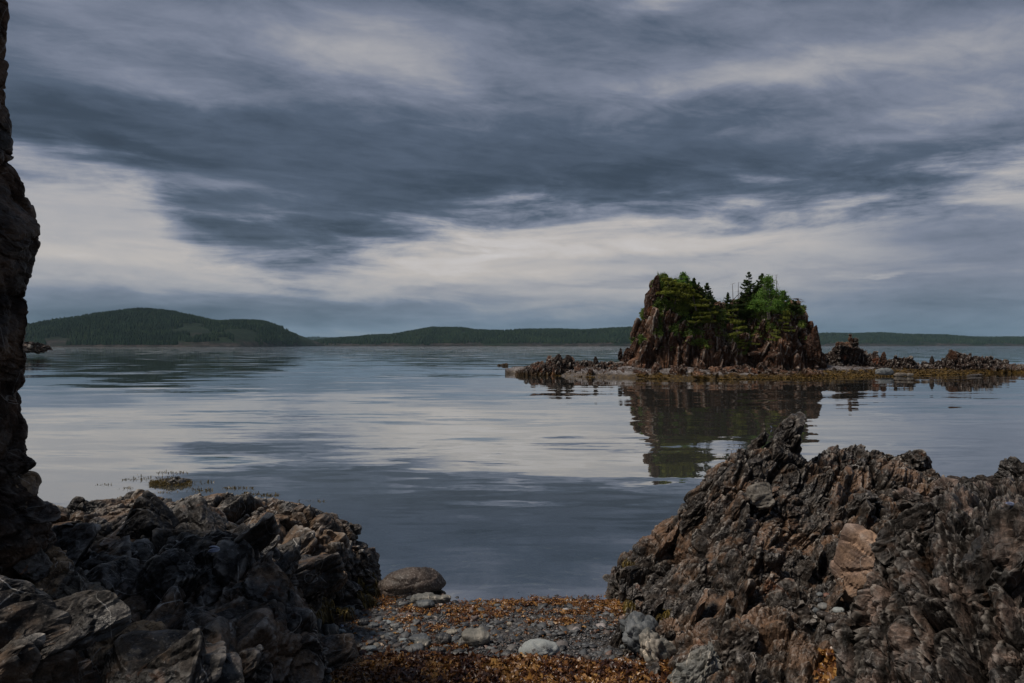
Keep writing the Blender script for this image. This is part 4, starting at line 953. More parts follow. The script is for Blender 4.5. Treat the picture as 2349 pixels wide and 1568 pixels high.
def tube(path, rad, k=6):
    path = np.array(path, float); n = len(path); rad = np.array(rad, float)
    d = np.gradient(path, axis=0); d /= np.linalg.norm(d, axis=1)[:, None] + 1e-9
    ref = np.tile([.31, .95, .05], (n, 1)); u = np.cross(d, ref); u /= np.linalg.norm(u, axis=1)[:, None] + 1e-9; v = np.cross(d, u)
    an = np.arange(k) / k * 2 * math.pi
    V = path[:, None] + (u[:, None] * np.cos(an)[None, :, None] + v[:, None] * np.sin(an)[None, :, None]) * rad[:, None, None]
    Fq = []
    for i in range(n - 1):
        for j in range(k): Fq.append((i * k + j, i * k + (j + 1) % k, (i + 1) * k + (j + 1) % k, (i + 1) * k + j))
    return V.reshape(-1, 3), np.array(Fq)
def join(parts):
    V, Fq, o = [], [], 0
    for v, f in parts: V.append(v); Fq.append(f + o); o += len(v)
    return np.concatenate(V), np.concatenate(Fq)
def spruce_parts(seed, wide=.34, dens=1.0, gap=.1, mat=leaf_m, bare=.12, shift=0.0):
    """a unit-high spruce: trunk and branch wood, crown of needle sprays"""
    r = np.random.default_rng(seed)
    bend = r.normal(0, .03, 2)
    tp = [(bend[0] * math.sin(t * 3), bend[1] * math.sin(t * 2.3), t) for t in np.linspace(-.05, 1, 9)]
    wood = [tube(tp, np.linspace(.022, .003, 9), 6)]
    Cn, tn = [], []
    z = bare
    while z < .985:
        k = r.integers(3, 6)
        for q in range(k):
            if r.random() < gap: continue
            an = r.uniform(0, 2 * math.pi); L = wide * ((1 - z) ** .75 * .92 + .05) * r.uniform(.55, 1.2)
            cx, cy = bend[0] * math.sin(z * 3), bend[1] * math.sin(z * 2.3)
            m_ = 5; s = np.linspace(0, 1, m_)
            drop = -.20 * L * np.sin(s * 2.6) + .10 * L * s ** 2
            pth = np.stack([cx + np.cos(an) * L * s, cy + np.sin(an) * L * s, z + drop], 1)
            wood.append(tube(pth, np.linspace(.006, .0015, m_), 3))
            nn = int(dens * 150 * L / wide * (.5 + L / wide))
            ss = r.uniform(.12, 1.05, nn) ** .8
            lat = r.normal(0, 1, nn) * L * .20 * (1.15 - ss)
            px_ = cx + np.cos(an) * L * ss - np.sin(an) * lat; py_ = cy + np.sin(an) * L * ss + np.cos(an) * lat
            pz_ = z + np.interp(ss, s, drop) + r.normal(0, .010, nn) - np.abs(lat) * .25
            Cn.append(np.stack([px_, py_, pz_], 1)); tn.append(np.clip(.22 + .35 * ss + r.normal(0, .14, nn) + shift, 0, 1))
        z += r.uniform(.030, .055)
    Cn = np.concatenate(Cn); tn = np.concatenate(tn)
    V, Fq = join(wood)
    trunk = mesh_np('trunk', V, Fq, bark_m, True, attr=np.full(len(V), .35))
    crown = tris_mesh('crown', Cn, .048, mat, tn, r, .55)
    return trunk, crown
def put_tree(name, parts, p, h, label, cat, group=None, wx=1.0, lean=0.0, yaw=0.0, names=('trunk', 'crown')):
    e = D.objects.new(name, None); e.location = [float(q) for q in p]; link(e); e.empty_display_size = .2
    tag(e, label, cat, group)
    M_ = Matrix.Rotation(lean, 4, 'Y') @ Matrix.Rotation(yaw, 4, 'Z') @ Matrix.Diagonal((h * wx, h * wx, h, 1))
    for nm, me in zip(names, parts):
        if me is None: continue
        c = D.objects.new(nm, me); COL.objects.link(c); c.parent = e; c.matrix_local = M_
    return e
SP = [spruce_parts(11, .30, 1.5), spruce_parts(12, .36, 1.5, gap=.2), spruce_parts(13, .42, 1.5), spruce_parts(14, .52, 1.6, .1), spruce_parts(15, .40, 1.2, .30, bare=.22)]
def tree_at(name, v, px, pyb, pyt, label, cat='spruce tree', wx=1.0, lean=0.0, back=0.0, group='trees on the rock island'):
    p, n = on_isle(px, pyb, 4)
    p = p + np.array([0, back, -.08])
    h = (pyb - pyt) / F * p[1] + .1
    base = p.copy(); base[2] = CH + (HY - pyb) / F * p[1] - .1; base[2] = min(base[2], p[2])
    top = CH + (HY - pyt) / F * p[1]
    return put_tree(name, v, base, top - base[2], label, cat, group, wx, lean, yaw=px * .37)
tree_at('spruce_tree', SP[0], 1594, 682, 637, 'slim dark spruce left of the island saddle, right of the round bush')
tree_at('spruce_tree', SP[4], 1606, 690, 647, 'dark spruce second to the right of the round bush')
tree_at('spruce_tree', SP[2], 1619, 700, 649, 'broad dark spruce third to the right of the round bush')
tree_at('spruce_tree', SP[1], 1630, 714, 674, 'lower dark spruce nearest the saddle on its left side', wx=1.1)
tree_at('spruce_tree', SP[4], 1715, 690, 623, 'tall open irregular dark spruce highest on the right head', wx=.95)
tree_at('spruce_tree', SP[2], 1757, 700, 627, 'tall dark spruce rising behind the bright birch', wx=.8, back=.8)
tree_at('spruce_tree', SP[1], 1668, 708, 671, 'small grey green spruce just right of the saddle')
tree_at('spruce_tree', SP[3], 1700, 718, 671, 'wide low dark spruce left of the bright birch', wx=1.15)
tree_at('spruce_tree', SP[3], 1722, 728, 680, 'wide dark spruce at the left foot of the birch', wx=1.2)
tree_at('spruce_tree', SP[3], 1740, 700, 648, 'dark spruce close behind the left side of the birch', wx=.85, back=.3)
tree_at('spruce_tree', SP[1], 1775, 700, 655, 'dark spruce hidden partly behind the right of the birch', wx=1.0, back=.6)
tree_at('spruce_tree', SP[3], 1817, 716, 688, 'small dark spruce beside the dead snag', wx=1.3)
# flat wind-shaped light green spruces hanging over the face
def mat_parts(seed, layers, mat=lime_m):
    r = np.random.default_rng(seed); Cn, tn, wood = [], [], []
    for L in range(layers):
        z = .15 + .8 * L / max(layers - 1, 1); rad = .5 * (1.0 - .45 * (L / max(layers - 1, 1)) ** 1.5) * r.uniform(.8, 1.1)
        ox, oy = r.normal(0, .12, 2); tl_ = r.normal(0, .35, 1)
        for q in range(9):
            an = r.uniform(0, 2 * math.pi); Lb = rad * r.uniform(.6, 1.15)
            s = np.linspace(0, 1, 5)
            pth = np.stack([ox + np.cos(an) * Lb * s, oy + np.sin(an) * Lb * s, z - .10 * s + .06 * s * s], 1)
            wood.append(tube(pth, np.linspace(.012, .003, 5), 3))
            nn = 190
            ss = r.uniform(.1, 1.05, nn) ** .75; lat = r.normal(0, 1, nn) * Lb * .24 * (1.2 - ss)
            Cn.append(np.stack([ox + np.cos(an) * Lb * ss - np.sin(an) * lat, oy + np.sin(an) * Lb * ss + np.cos(an) * lat, z - .10 * ss + .06 * ss * ss + tl_[0] * np.cos(an) * Lb * ss + r.normal(0, .040, nn) - np.abs(lat) * .2], 1))
            tn.append(np.clip(.35 + .4 * ss + r.normal(0, .17, nn), 0, 1))
    wood.append(tube([(0, .35, -.2), (.02, .2, .2), (0, .05, .5), (0, 0, .95)], [.03, .028, .02, .006], 5))
    V, Fq = join(wood); Cn = np.concatenate(Cn)
    return mesh_np('trunk', V, Fq, bark_m, True, attr=np.full(len(V), .3)), tris_mesh('crown', Cn, .050, mat, np.concatenate(tn), r, .75)
MT = [mat_parts(31, 3), mat_parts(32, 4), mat_parts(33, 5), mat_parts(34, 3, leaf_m)]
for (px, py, wpx, hpx, v, label) in [
    (1536, 676, 66, 34, 2, 'light green spreading spruce high on the left head'), (1562, 690, 60, 34, 1, 'light green spreading spruce below the round bush'),
    (1590, 706, 62, 36, 2, 'light green spreading spruce on the left head, below the slim spruces'), (1618, 722, 70, 30, 1, 'widest light green spruce mat hanging over the island cleft'),
    (1612, 742, 70, 22, 0, 'flat light green shelf of spruce boughs above the central buttress'), (1654, 738, 40, 22, 3, 'dark spreading spruce in the saddle of the island'),
    (1682, 738, 44, 24, 0, 'light green spruce mat right of the cleft'), (1690, 768, 46, 26, 0, 'lower light green spruce mat right of the cleft'),
    (1720, 790, 40, 18, 0, 'small green spruce low on the right face'), (1708, 800, 24, 18, 1, 'small round green shrub low in the cleft'), (1776, 782, 28, 22, 1, 'drooping green shrub on the middle of the right face'),
    (1806, 760, 34, 16, 0, 'small green shrub on the upper right face'), (1636, 714, 34, 22, 3, 'dark spreading spruce left of the saddle'), (1690, 715, 46, 24, 3, 'dark low spruce right of the saddle'), (1800, 738, 34, 22, 1, 'green shrub on the slope right of the birch')]:
    p, n = on_isle(px, py, 5); d = p[1] - .45; q = at(px, py, d)
    e = put_tree('spreading_spruce', MT[v], q, 1.0, label, 'spruce tree', 'spreading spruces on the island face')
    for c in e.children: c.matrix_local = Matrix.Rotation(px * .5, 4, 'Z') @ Matrix.Diagonal((wpx / F * d, wpx / F * d * .8, hpx / F * d * 1.15, 1)) 
# broadleaf bushes and the birch
def leafy(seed, n, clumps, size, mat=birch_m, stems=5, pale=.9):
    r = np.random.default_rng(seed); wood = []; Cn = []; tn = []
    for i in range(stems):
        x0 = r.normal(0, .03); x1 = r.uniform(-.28, .28); y1 = r.uniform(-.2, .2); top = r.uniform(.7, .98)
        s = np.linspace(0, 1, 7)
        pth = np.stack([x0 + (x1 - x0) * s ** 1.2 + .03 * np.sin(s * 7 + i), y1 * s + .02 * np.sin(s * 5), top * s - .04], 1)
        wood.append(tube(pth, np.linspace(.014, .003, 7), 5))
        for b_ in range(6):
            k = r.integers(2, 7); p0 = pth[k]; dr = np.array([r.normal(), r.normal(), r.uniform(.2, 1)]); dr /= np.linalg.norm(dr)
            wood.append(tube([p0, p0 + dr * .08, p0 + dr * .16 + [0, 0, .02]], [.005, .003, .001], 3))
    for i in range(clumps):
        t_ = r.uniform(.18, 1.0); rr_ = .42 * math.sin(min(1, t_ * 1.15 + .12) * math.pi) ** .6
        an = r.uniform(0, 2 * math.pi); q = r.uniform(.2, 1) ** .6 * rr_
        c = np.array([math.cos(an) * q, math.sin(an) * q * .8, t_])
        nn = n // clumps; Cn.append(c + r.normal(0, 1, (nn, 3)) * [.060, .060, .038]); tn.append(np.clip(r.uniform(.3, .7) + r.normal(0, .18, nn), 0, 1))
    V, Fq = join(wood)
    return mesh_np('trunk', V, Fq, bark_m, True, attr=np.full(len(V), pale)), tris_mesh('crown', np.concatenate(Cn), size, mat, np.concatenate(tn), r, .25, aspect=.9)
BI = leafy(51, 6500, 80, .024, stems=6); BU = leafy(52, 3600, 40, .045, stems=4, pale=.4); BU2 = leafy(53, 2600, 30, .05, stems=4, pale=.4)
def bush(name, v, px, pyb, pyt, wpx, label, cat):
    p, n = on_isle(px, pyb, 4); h = (pyb - pyt) / F * p[1]; b = at(px, pyb, p[1] - .15)
    return put_tree(name, v, b, h, label, cat, 'trees on the rock island', wx=wpx / (pyb - pyt) / .84)
bush('birch_tree', BI, 1762, 730, 637, 74, 'bright green birch with thin pale trunks on the right head', 'birch tree')
bush('leafy_bush', BU, 1567, 668, 624, 46, 'round dark green leafy bush on top of the left head', 'bush')
bush('leafy_bush', BU2, 1797, 708, 668, 34, 'green leafy bush on the slope right of the birch', 'bush')
bush('leafy_bush', BU2, 1775, 712, 672, 50, 'bright leafy bush under the right side of the birch', 'bush')
bush('leafy_bush', BU, 1727, 716, 690, 40, 'low leafy bush under the left side of the birch', 'bush')
# dead wood
def dead(name, pts, r0, label, twigs=0, seed=1, tw_len=.3):
    r = np.random.default_rng(seed); pts = np.array(pts, float)
    w_ = [tube(pts, np.linspace(r0, r0 * .35, len(pts)), 6)]
    V, Fq = join(w_); root = ob(name, mesh_np(name, V, Fq, twig_m, True, attr=np.full(len(V), .25))); tag(root, label, 'dead tree')
    if twigs:
        tw = []
        for i in range(twigs):
            p0 = pts[r.integers(len(pts) // 2, len(pts))]; dr = r.normal(0, 1, 3); dr[2] = dr[2] * .4 + .1; dr /= np.linalg.norm(dr)
            tw.append(tube([p0, p0 + dr * tw_len * .5, p0 + dr * tw_len + [0, 0, -.25 * tw_len]], [r0 * .25, r0 * .16, r0 * .06], 4))
        V, Fq = join(tw); ob('twigs', mesh_np('twigs', V, Fq, twig_m, True, attr=np.full(len(V), .6)), root)['kind'] = 'stuff'
    return root
pe, _ = on_isle(1829, 716, 4); dd_ = pe[1] - .1
dead('dead_snag', [at(1829, 720, dd_), at(1830, 708, dd_), at(1834, 700, dd_), at(1833, 692, dd_), at(1829, 687, dd_), at(1822, 686, dd_)], .10, 'crooked dead snag bending left at the right edge of the island top', 14, 3, .45)
for (px, yb, yt, dx, lb) in [(1682, 690, 652, -2, 'thin bare dead pole just right of the saddle'), (1693, 690, 648, 1, 'taller bare dead pole beside the tall open spruce'), (1782, 660, 632, -2, 'dead pole standing up behind the birch')]:
    pe, _ = on_isle(px, min(yb + 20, 712), 4)
    dead('dead_pole', [at(px, yb + 14, pe[1]), at(px + dx * .5, (yb + yt) / 2, pe[1]), at(px + dx, yt, pe[1])], .028, lb, 5, int(px), .25)
pe, _ = on_isle(1685, 700, 4)
dead('dead_pole', [at(1680, 690, pe[1] - .2), at(1692, 678, pe[1] - .2), at(1706, 664, pe[1] - .2)], .025, 'leaning dead branch between the saddle and the tall open spruce', 6, 77, .25)
r = np.random.default_rng(61); tw = []
for (cx_, cy_, sx_, sy_, n_) in [(1664, 776, 14, 22, 60), (1672, 790, 10, 10, 30), (1652, 700, 14, 12, 40), (1618, 750, 26, 5, 50), (1762, 734, 22, 8, 40), (1540, 690, 20, 22, 40), (1686, 752, 18, 8, 40)]:
    for i in range(n_):
        px, py = cx_ + r.normal() * sx_, cy_ + r.normal() * sy_
        p, n = on_isle(px, py, 4); p = p + n * .12; dr = r.normal(0, 1, 3) + [0, -.3, -.3]; dr /= np.linalg.norm(dr); L = r.uniform(.2, .6)
        tw.append(tube([p, p + dr * L * .5 + r.normal(0, .04, 3), p + dr * L + r.normal(0, .07, 3)], [.014, .010, .004], 3))
V, Fq = join(tw); o = ob('dead_twigs', mesh_np('dead_twigs', V, Fq, twig_m, False, attr=np.repeat(r.random(len(tw)), 9))); tag(o, 'tangle of dead grey twigs and roots on the island face', kind='stuff')
# low plants growing on ledges
COV = [(1520, 652, 14, 14, .9), (1530, 662, 22, 16, .8), (1512, 706, 9, 22, .95), (1506, 725, 9, 20, .95), (1509, 755, 8, 16, .9), (1513, 768, 5, 5, 1), (1465, 781, 13, 8, .9), (1552, 756, 16, 12, .85), (1570, 766, 9, 9, .9), (1545, 650, 24, 8, .8),
       (1590, 764, 20, 8, .8), (1600, 785, 26, 6, .7), (1618, 795, 12, 5, .9), (1560, 700, 30, 18, .75), (1530, 690, 14, 24, .7), (1600, 738, 26, 16, .65), (1570, 735, 10, 22, .6), (1690, 745, 20, 14, .6), (1700, 770, 30, 24, .35), (1760, 745, 40, 18, .35), (1812, 712, 26, 14, .5), (1838, 745, 8, 8, .6),
       (1845, 780, 12, 4, .7), (1700, 812, 7, 5, .8), (1710, 805, 4, 3, .9), (1463, 741, 6, 4, .9), (1650, 730, 20, 20, .4), (1780, 710, 40, 12, .5), (1864, 762, 4, 10, .35), (1740, 772, 22, 14, .3), (1476, 720, 7, 10, .5), (1640, 770, 12, 20, .25), (1533, 800, 20, 3, .4)]
ap, bp = project(IV); up_ = IN[:, 2]
# visible front of the island: keep the nearest sample in each small cell
key = (ap // 2).astype(int) * 4000 + (bp // 2).astype(int); order = np.lexsort((IV[:, 1], key)); kk = key[order]; first = np.append(True, kk[1:] != kk[:-1])
near = np.full(key.max() - key.min() + 1, 1e9); near[kk[first] - key.min()] = IV[order[first], 1]
vis = (IV[:, 1] < near[key - key.min()] + .7) & (IN[:, 1] < .5)
wgt = np.zeros(len(IV)); pn = fbm(IV * 1.6, 3, 131)
for (cx_, cy_, sx_, sy_, a_s) in COV: wgt = np.maximum(wgt, a_s * np.exp(-(((ap - cx_) / sx_) ** 2 + ((bp - cy_) / sy_) ** 2) ** 1.5))
wgt = np.clip(wgt * 1.5 + pn * .6 - .14, 0, 1) * vis * (bp < 822) * (wgt > .03)
r = np.random.default_rng(62); idx = r.choice(len(IV), 80000, p=wgt / wgt.sum())
Cn = IV[idx] + IN[idx] * r.uniform(.02, .16, (len(idx), 1)) + r.normal(0, .05, (len(idx), 3))
o = ob('ground_cover', tris_mesh('ground_cover', Cn, .10, cover_m, np.clip(.5 + .6 * fbm(IV[idx] * .9, 2, 8) + r.normal(0, .16, len(idx)), 0, 1), r, .45)); tag(o, 'mossy green plants growing on the ledges of the island', kind='stuff')
idx = r.choice(np.where((np.abs(ap - 1530) < 22) & (bp < 650))[0], 700); P0 = IV[idx]; hgt = r.uniform(.15, .42, 700)
V = np.stack([P0 + [-.012, 0, 0], P0 + [.012, 0, 0], P0 + np.stack([r.normal(0, .06, 700), r.normal(0, .06, 700), hgt], 1)], 1).reshape(-1, 3)
o = ob('grass', mesh_np('grass', V, np.arange(2100).reshape(-1, 3), cover_m, False, attr=np.repeat(r.uniform(.5, 1, 700), 3))); tag(o, 'tuft of thin grass on the left top of the island', kind='stuff')

# ================================================================== BEACH: pebbles, stones, seaweed
def beach_hit(px, py):
    d = 4.5
    for _ in range(30):
        x = (px - CX) / F * d; z = float(shore_z(x, d)); d = (CH - z) * F / (py - HY)
    return np.array([(px - CX) / F * d, d, z])
r = np.random.default_rng(71)
def pebble_field(n, xr, yr, smin, smax, power, sub, seed, lift=.3):
    r = np.random.default_rng(seed); Vi, Fi = ico(sub)
    x = r.uniform(*xr, n); y = r.uniform(*yr, n); z = shore_z(x, y)
    s = smin * (smax / smin) ** (r.random(n) ** power)
    dims = np.stack([s * r.uniform(.8, 1.3, n), s * r.uniform(.6, 1.0, n), s * r.uniform(.28, .55, n)], 1) * .5
    an = r.uniform(0, 2 * math.pi, n); tl = r.normal(0, .22, (n, 2))
    L = Vi[None] * dims[:, None] * (1 + .16 * r.normal(0, 1, (n, len(Vi), 1)) * (1 if sub > 1 else .8))
    L[:, :, 2] += L[:, :, 0] * tl[:, :1] + L[:, :, 1] * tl[:, 1:]
    c, s_ = np.cos(an)[:, None], np.sin(an)[:, None]
    V = np.stack([L[:, :, 0] * c - L[:, :, 1] * s_ + x[:, None], L[:, :, 0] * s_ + L[:, :, 1] * c + y[:, None], L[:, :, 2] + (z + dims[:, 2] * lift)[:, None]], 2)
    FF = (Fi[None] + np.arange(n)[:, None, None] * len(Vi)).reshape(-1, 3)
    return V.reshape(-1, 3), FF, np.repeat(r.random(n), len(Vi))
a1 = pebble_field(17000, (-1.45, 1.35), (3.65, 5.42), .008, .024, 1.6, 1, 72)
a2 = pebble_field(2800, (-1.45, 1.1), (3.7, 5.6), .020, .075, 2.6, 2, 73)
a3 = pebble_field(1500, (1.35, 2.3), (3.0, 4.6), .012, .05, 1.6, 2, 74)
V = np.concatenate([a1[0], a2[0], a3[0]]); FF = np.concatenate([a1[1], a2[1] + len(a1[0]), a3[1] + len(a1[0]) + len(a2[0])]); tn = np.concatenate([a1[2], a2[2], a3[2]])
o = ob('gravel', mesh_np('gravel', V, FF, pebble_m, True, attr=tn)); tag(o, 'dark grey and brown pebbles covering the small beach', kind='stuff')
# stones one can tell apart
def stone(px, py, wpx, hpx, mt, label, seed, depthf=.75, rnd=.35, tilt=0.0, group=None, name='beach_stone', me=None, **kw):
    p = beach_hit(px, py + hpx * .5); w_ = wpx / F * p[1]; h_ = hpx / F * p[1] * 1.25
    if me is None: me = block_mesh(name, (w_, w_ * depthf, h_), None, seed, mt, sub=4, size=w_ * .6, amp=w_ * .035, round_=rnd, smooth=True, levels=2, crack=.5, **kw)
    o = ob(name, me, None, Matrix.Translation(p + [0, w_ * depthf * .3, h_ * .34]) @ Matrix.Rotation(tilt, 4, 'Y') @ Matrix.Rotation(.3 * math.sin(seed), 4, 'Z'))
    return tag(o, label, 'stone', group)
stone(1237, 1499, 116, 40, stone_pale, 'large smooth pale grey oval stone on the beach gravel', 1, .62, .62)
stone(1212, 1518, 26, 12, stone_brown, 'small brown stone in front of the large pale oval stone', 2)
stone(987, 1377, 116, 24, stone_vein, 'long low veined grey rock lying at the waterline', 3, .35, .3)
stone(973, 1390, 52, 18, stone_grey, 'greenish grey wedge stone in front of the long waterline rock', 4)
stone(923, 1385, 26, 9, stone_dark, 'dark oval stone left of the long waterline rock', 5)
stone(797, 1401, 38, 15, stone_vein, 'veined grey stone beside the olive rockweed at the left outcrop foot', 6)
stone(830, 1430, 30, 14, stone_dark, 'dark rounded stone on the left part of the beach', 7)
stone(756, 1450, 46, 34, stone_vein, 'angular grey block with white veins near the left outcrop', 8, .8, .05)
stone(722, 1442, 32, 42, stone_vein, 'steep grey rock against the left outcrop beside the angular veined block', 9, .8, .15)
stone(730, 1470, 40, 22, stone_grey, 'flat grey rock below the angular veined block', 29, .8, .15)
stone(783, 1451, 21, 11, stone_pale, 'small blue grey stone right of the angular veined block', 10)
stone(887, 1430, 28, 8, stone_pale, 'flat pale greenish stone left of the beach centre', 11)
stone(906, 1439, 30, 13, stone_grey, 'grey blocky stone below the flat pale greenish stone', 12, .8, .1)
stone(856, 1437, 32, 9, stone_grey, 'flat grey stone left of the grey blocky stone', 13)
stone(941, 1444, 34, 9, stone_dark, 'long thin dark stone beside a pale kelp scrap', 14)
stone(1037, 1453, 36, 11, stone_tan, 'flat buff stone above the cracked pale rock', 15)
stone(964, 1470, 60, 17, stone_grey, 'broad grey rock behind the striped brown stone', 16)
stone(967, 1480, 50, 17, stone_vein, 'brown stone striped with white veins in the middle of the beach', 17)
stone(1016, 1471, 46, 24, stone_dark, 'dark lumpy rock right of the striped brown stone', 18, .8, .15)
stone(1091, 1468, 84, 32, stone_tan, 'large pale cracked rock left of the smooth oval stone', 19, .8, .3)
stone(1059, 1477, 28, 18, stone_tan, 'small pale wedge touching the left of the cracked pale rock', 20, .8, .1)
stone(948, 1494, 56, 16, stone_grey, 'long rounded grey stone just above the front kelp', 21)
stone(916, 1499, 36, 10, stone_grey, 'flat grey stone left of the long rounded one above the kelp', 22)
stone(848, 1492, 34, 13, stone_pale, 'pale triangular stone at the edge of the front kelp', 23, .8, .1)
stone(772, 1498, 36, 8, stone_grey, 'flat slate grey stone at the left edge of the front kelp', 24)
stone(923, 1470, 22, 9, stone_pale, 'small pale stone left of the broad grey rock', 25)
stone(1006, 1493, 30, 11, stone_dark, 'dark stone below the dark lumpy rock', 26)
stone(1451, 1530, 36, 12, stone_red, 'pinkish oval stone below the folded grey rock', 27)
stone(1432, 1485, 26, 10, stone_grey, 'small grey stone left of the folded grey rock', 28)
stone(1169, 1433, 17, 10, stone_tan, 'small tan pebble in the middle of the beach', 30)
stone(1482, 1532, 22, 8, stone_brown, 'small brown flat stone right of the pinkish oval stone', 31)
r = np.random.default_rng(81)
pbm = [block_mesh('beach_stone', (.034 * r.uniform(.8, 1.2), .026, .014 * r.uniform(.8, 1.4)), None, 820 + i, [stone_grey, stone_dark, stone_grey, stone_vein, stone_brown, stone_dark, stone_tan, stone_grey][i % 8], sub=3, size=.03, amp=.0012, round_=.5, smooth=True, levels=1, fine=False) if 0 else
       block_mesh('beach_stone', (.034 * r.uniform(.8, 1.2), .026, .014 * r.uniform(.8, 1.4)), None, 820 + i, [stone_grey, stone_dark, stone_grey, stone_vein, stone_brown, stone_dark, stone_tan, stone_grey][i % 8], sub=3, size=.03, amp=.0012, round_=.5, smooth=True, levels=1) for i in range(10)]
n_ = 0
while n_ < 210:
    px = r.uniform(740, 1460) if r.random() < .5 else r.uniform(740, 1100); py = r.uniform(1400, 1500 + (px - 740) / 800 * 30)
    p = beach_hit(px, py); s = r.uniform(.7, 1.7) * (1.25 if px < 1100 else .8)
    vi = int(r.integers(10)); cn = ['grey', 'dark', 'grey', 'veined', 'brown', 'dark', 'buff', 'grey'][vi % 8]; sd_ = 'left half' if px < 1090 else 'right half'
    o = ob('beach_stone', pbm[vi], None, Matrix.Translation(p + [0, 0, .004]) @ Matrix.Rotation(r.uniform(0, 6.28), 4, 'Z') @ Matrix.Rotation(r.normal(0, .15), 4, 'X') @ Matrix.Diagonal((s, s, s, 1)))
    tag(o, f'small rounded {cn} stone lying loose on the {sd_} of the beach gravel', 'stone', f'small {cn} stones on the {sd_} of the beach'); n_ += 1
# cobbles in the gully by the pink block
for i, (px, py, w_, mt) in enumerate([(1905, 1376, 26, stone_red), (1890, 1392, 30, stone_grey), (1915, 1398, 30, stone_pale), (1880, 1410, 34, stone_brown), (1902, 1420, 38, stone_brown), (1870, 1380, 22, stone_dark), (1895, 1362, 20, stone_red), (1862, 1398, 26, stone_grey), (1920, 1378, 20, stone_dark), (1875, 1362, 18, stone_grey), (1850, 1380, 24, stone_pale), (1912, 1440, 34, stone_dark)]):
    xy = at(px, py, 4.25); d = 4.25
    q, b2 = project(RV); ii = hit(RV, px, py, 6); p = RV[ii]
    wv_ = w_ / F * p[1]; me = block_mesh('cobble', (wv_, wv_ * .8, wv_ * .6), None, 860 + i, mt, sub=3, size=wv_, amp=wv_ * .03, round_=.6, smooth=True, levels=1)
    o = ob('cobble', me, None, Matrix.Translation(p + [0, -.02, wv_ * .2])); tag(o, ['upper reddish cobble in the gully left of the squarish tan block', 'mid grey cobble just below the reddish ones in the gully', 'pale cobble nearest the squarish tan block in the gully', 'brown cobble at the left of the lower gully', 'largest brown cobble in the lower gully', 'dark cobble at the upper left of the gully', 'topmost reddish cobble in the gully', 'grey cobble at the left of the gully middle', 'small dark cobble touching the squarish tan block', 'small grey cobble at the top of the gully', 'pale cobble farthest left in the gully', 'dark lowest cobble of the gully beside the ribbed wall'][i], 'stone', 'cobbles in the gully')

# kelp drifts: crumpled blades
def kelp(P, L, W, seed, tint, mat=weed_m, curl=1.0, flat=.65):
    """each blade is a strip of 4 x 3 points bent and ruffled"""
    r = np.random.default_rng(seed); n = len(P)
    an = r.uniform(0, 2 * math.pi, n); u = np.stack([np.cos(an), np.sin(an), r.normal(0, .35 * (1.3 - flat), n)], 1); u /= np.linalg.norm(u, axis=1)[:, None]
    up = np.stack([r.normal(0, 1 - flat, n), r.normal(0, 1 - flat, n), np.ones(n)], 1); v = np.cross(up, u); v /= np.linalg.norm(v, axis=1)[:, None]; w_ = np.cross(u, v)
    nu, nv = 5, 3; out = np.zeros((n, nu, nv, 3)); ph = r.uniform(0, 6.28, (n, 3)); bend = r.normal(0, 1.0, n) * curl
    for i in range(nu):
        s = i / (nu - 1) - .5
        for j in range(nv):
            q = j / (nv - 1) - .5
            wid = W * (1 - 1.1 * abs(s) ** 1.5) * (1 + .35 * np.sin(ph[:, 0] + s * 9))
            hh = L * (.16 * np.sin(ph[:, 1] + s * 7 + q * 2.5) * curl + .5 * bend * s * s) + W * .35 * np.sin(ph[:, 2] + q * 5 + s * 11) * curl
            out[:, i, j] = P + u * (L * s)[:, None] + v * (wid * q)[:, None] + w_ * hh[:, None]
            out[:, i, j] += r.normal(0, 1, (n, 3)) * (W * .10)[:, None]
    Fl = grid_faces(nu, nv); FF = (Fl[None] + np.arange(n)[:, None, None] * nu * nv).reshape(-1, 4)
    return out.reshape(-1, 3), FF, np.repeat(tint, nu * nv)
def ribbons(P, L, W, seed, tint, h=.03):
    """long narrow weed strands that lie over each other, curl in the ground plane and twist"""
    r = np.random.default_rng(seed); n = len(P); nu = 9
    an = r.uniform(0, 2 * math.pi, n); k1 = r.normal(0, 2.6, n); k2 = r.normal(0, 1.8, n); ph = r.uniform(0, 6.28, n); tw = r.normal(0, 2.2, n)
    s = np.linspace(-.5, .5, nu); A_ = an[:, None] + k1[:, None] * s[None] + k2[:, None] * np.sin(s[None] * 6 + ph[:, None])
    st = (L / (nu - 1))[:, None]; X_ = np.cumsum(np.cos(A_) * st, 1); Y_ = np.cumsum(np.sin(A_) * st, 1)
    X_ -= X_.mean(1, keepdims=True); Y_ -= Y_.mean(1, keepdims=True)
    Z_ = h * (.35 + .35 * np.sin(s[None] * 8 + ph[:, None] * 1.7)) * r.random((n, 1)) - .25 * h * np.abs(s)[None]
    C_ = np.stack([X_, Y_, Z_], 2) + P[:, None]
    roll = tw[:, None] * s[None] + ph[:, None] * .15 + .5 * np.sin(s[None] * 13 + ph[:, None])
    sd = np.stack([-np.sin(A_) * np.cos(roll), np.cos(A_) * np.cos(roll), np.sin(roll)], 2)
    wv = (W[:, None] * (1.05 - 1.6 * np.abs(s)[None] ** 2) * (1 + .45 * np.sin(s[None] * 19 + ph[:, None])))[:, :, None] * .5
    V_ = np.stack([C_ - sd * wv, C_ + sd * wv], 2).reshape(-1, 3)
    return V_, (grid_faces(nu, 2)[None] + np.arange(n)[:, None, None] * nu * 2).reshape(-1, 4), np.repeat(tint, nu * 2)
r = np.random.default_rng(91)
def kelp_at(pxs, pys, h):
    d = np.full(len(pxs), 4.5)
    for _ in range(12):
        x = (pxs - CX) / F * d; z = shore_z(x, d); d = (CH - z) * F / (pys - HY)
    return np.stack([(pxs - CX) / F * d, d, z + h], 1)
sets = []
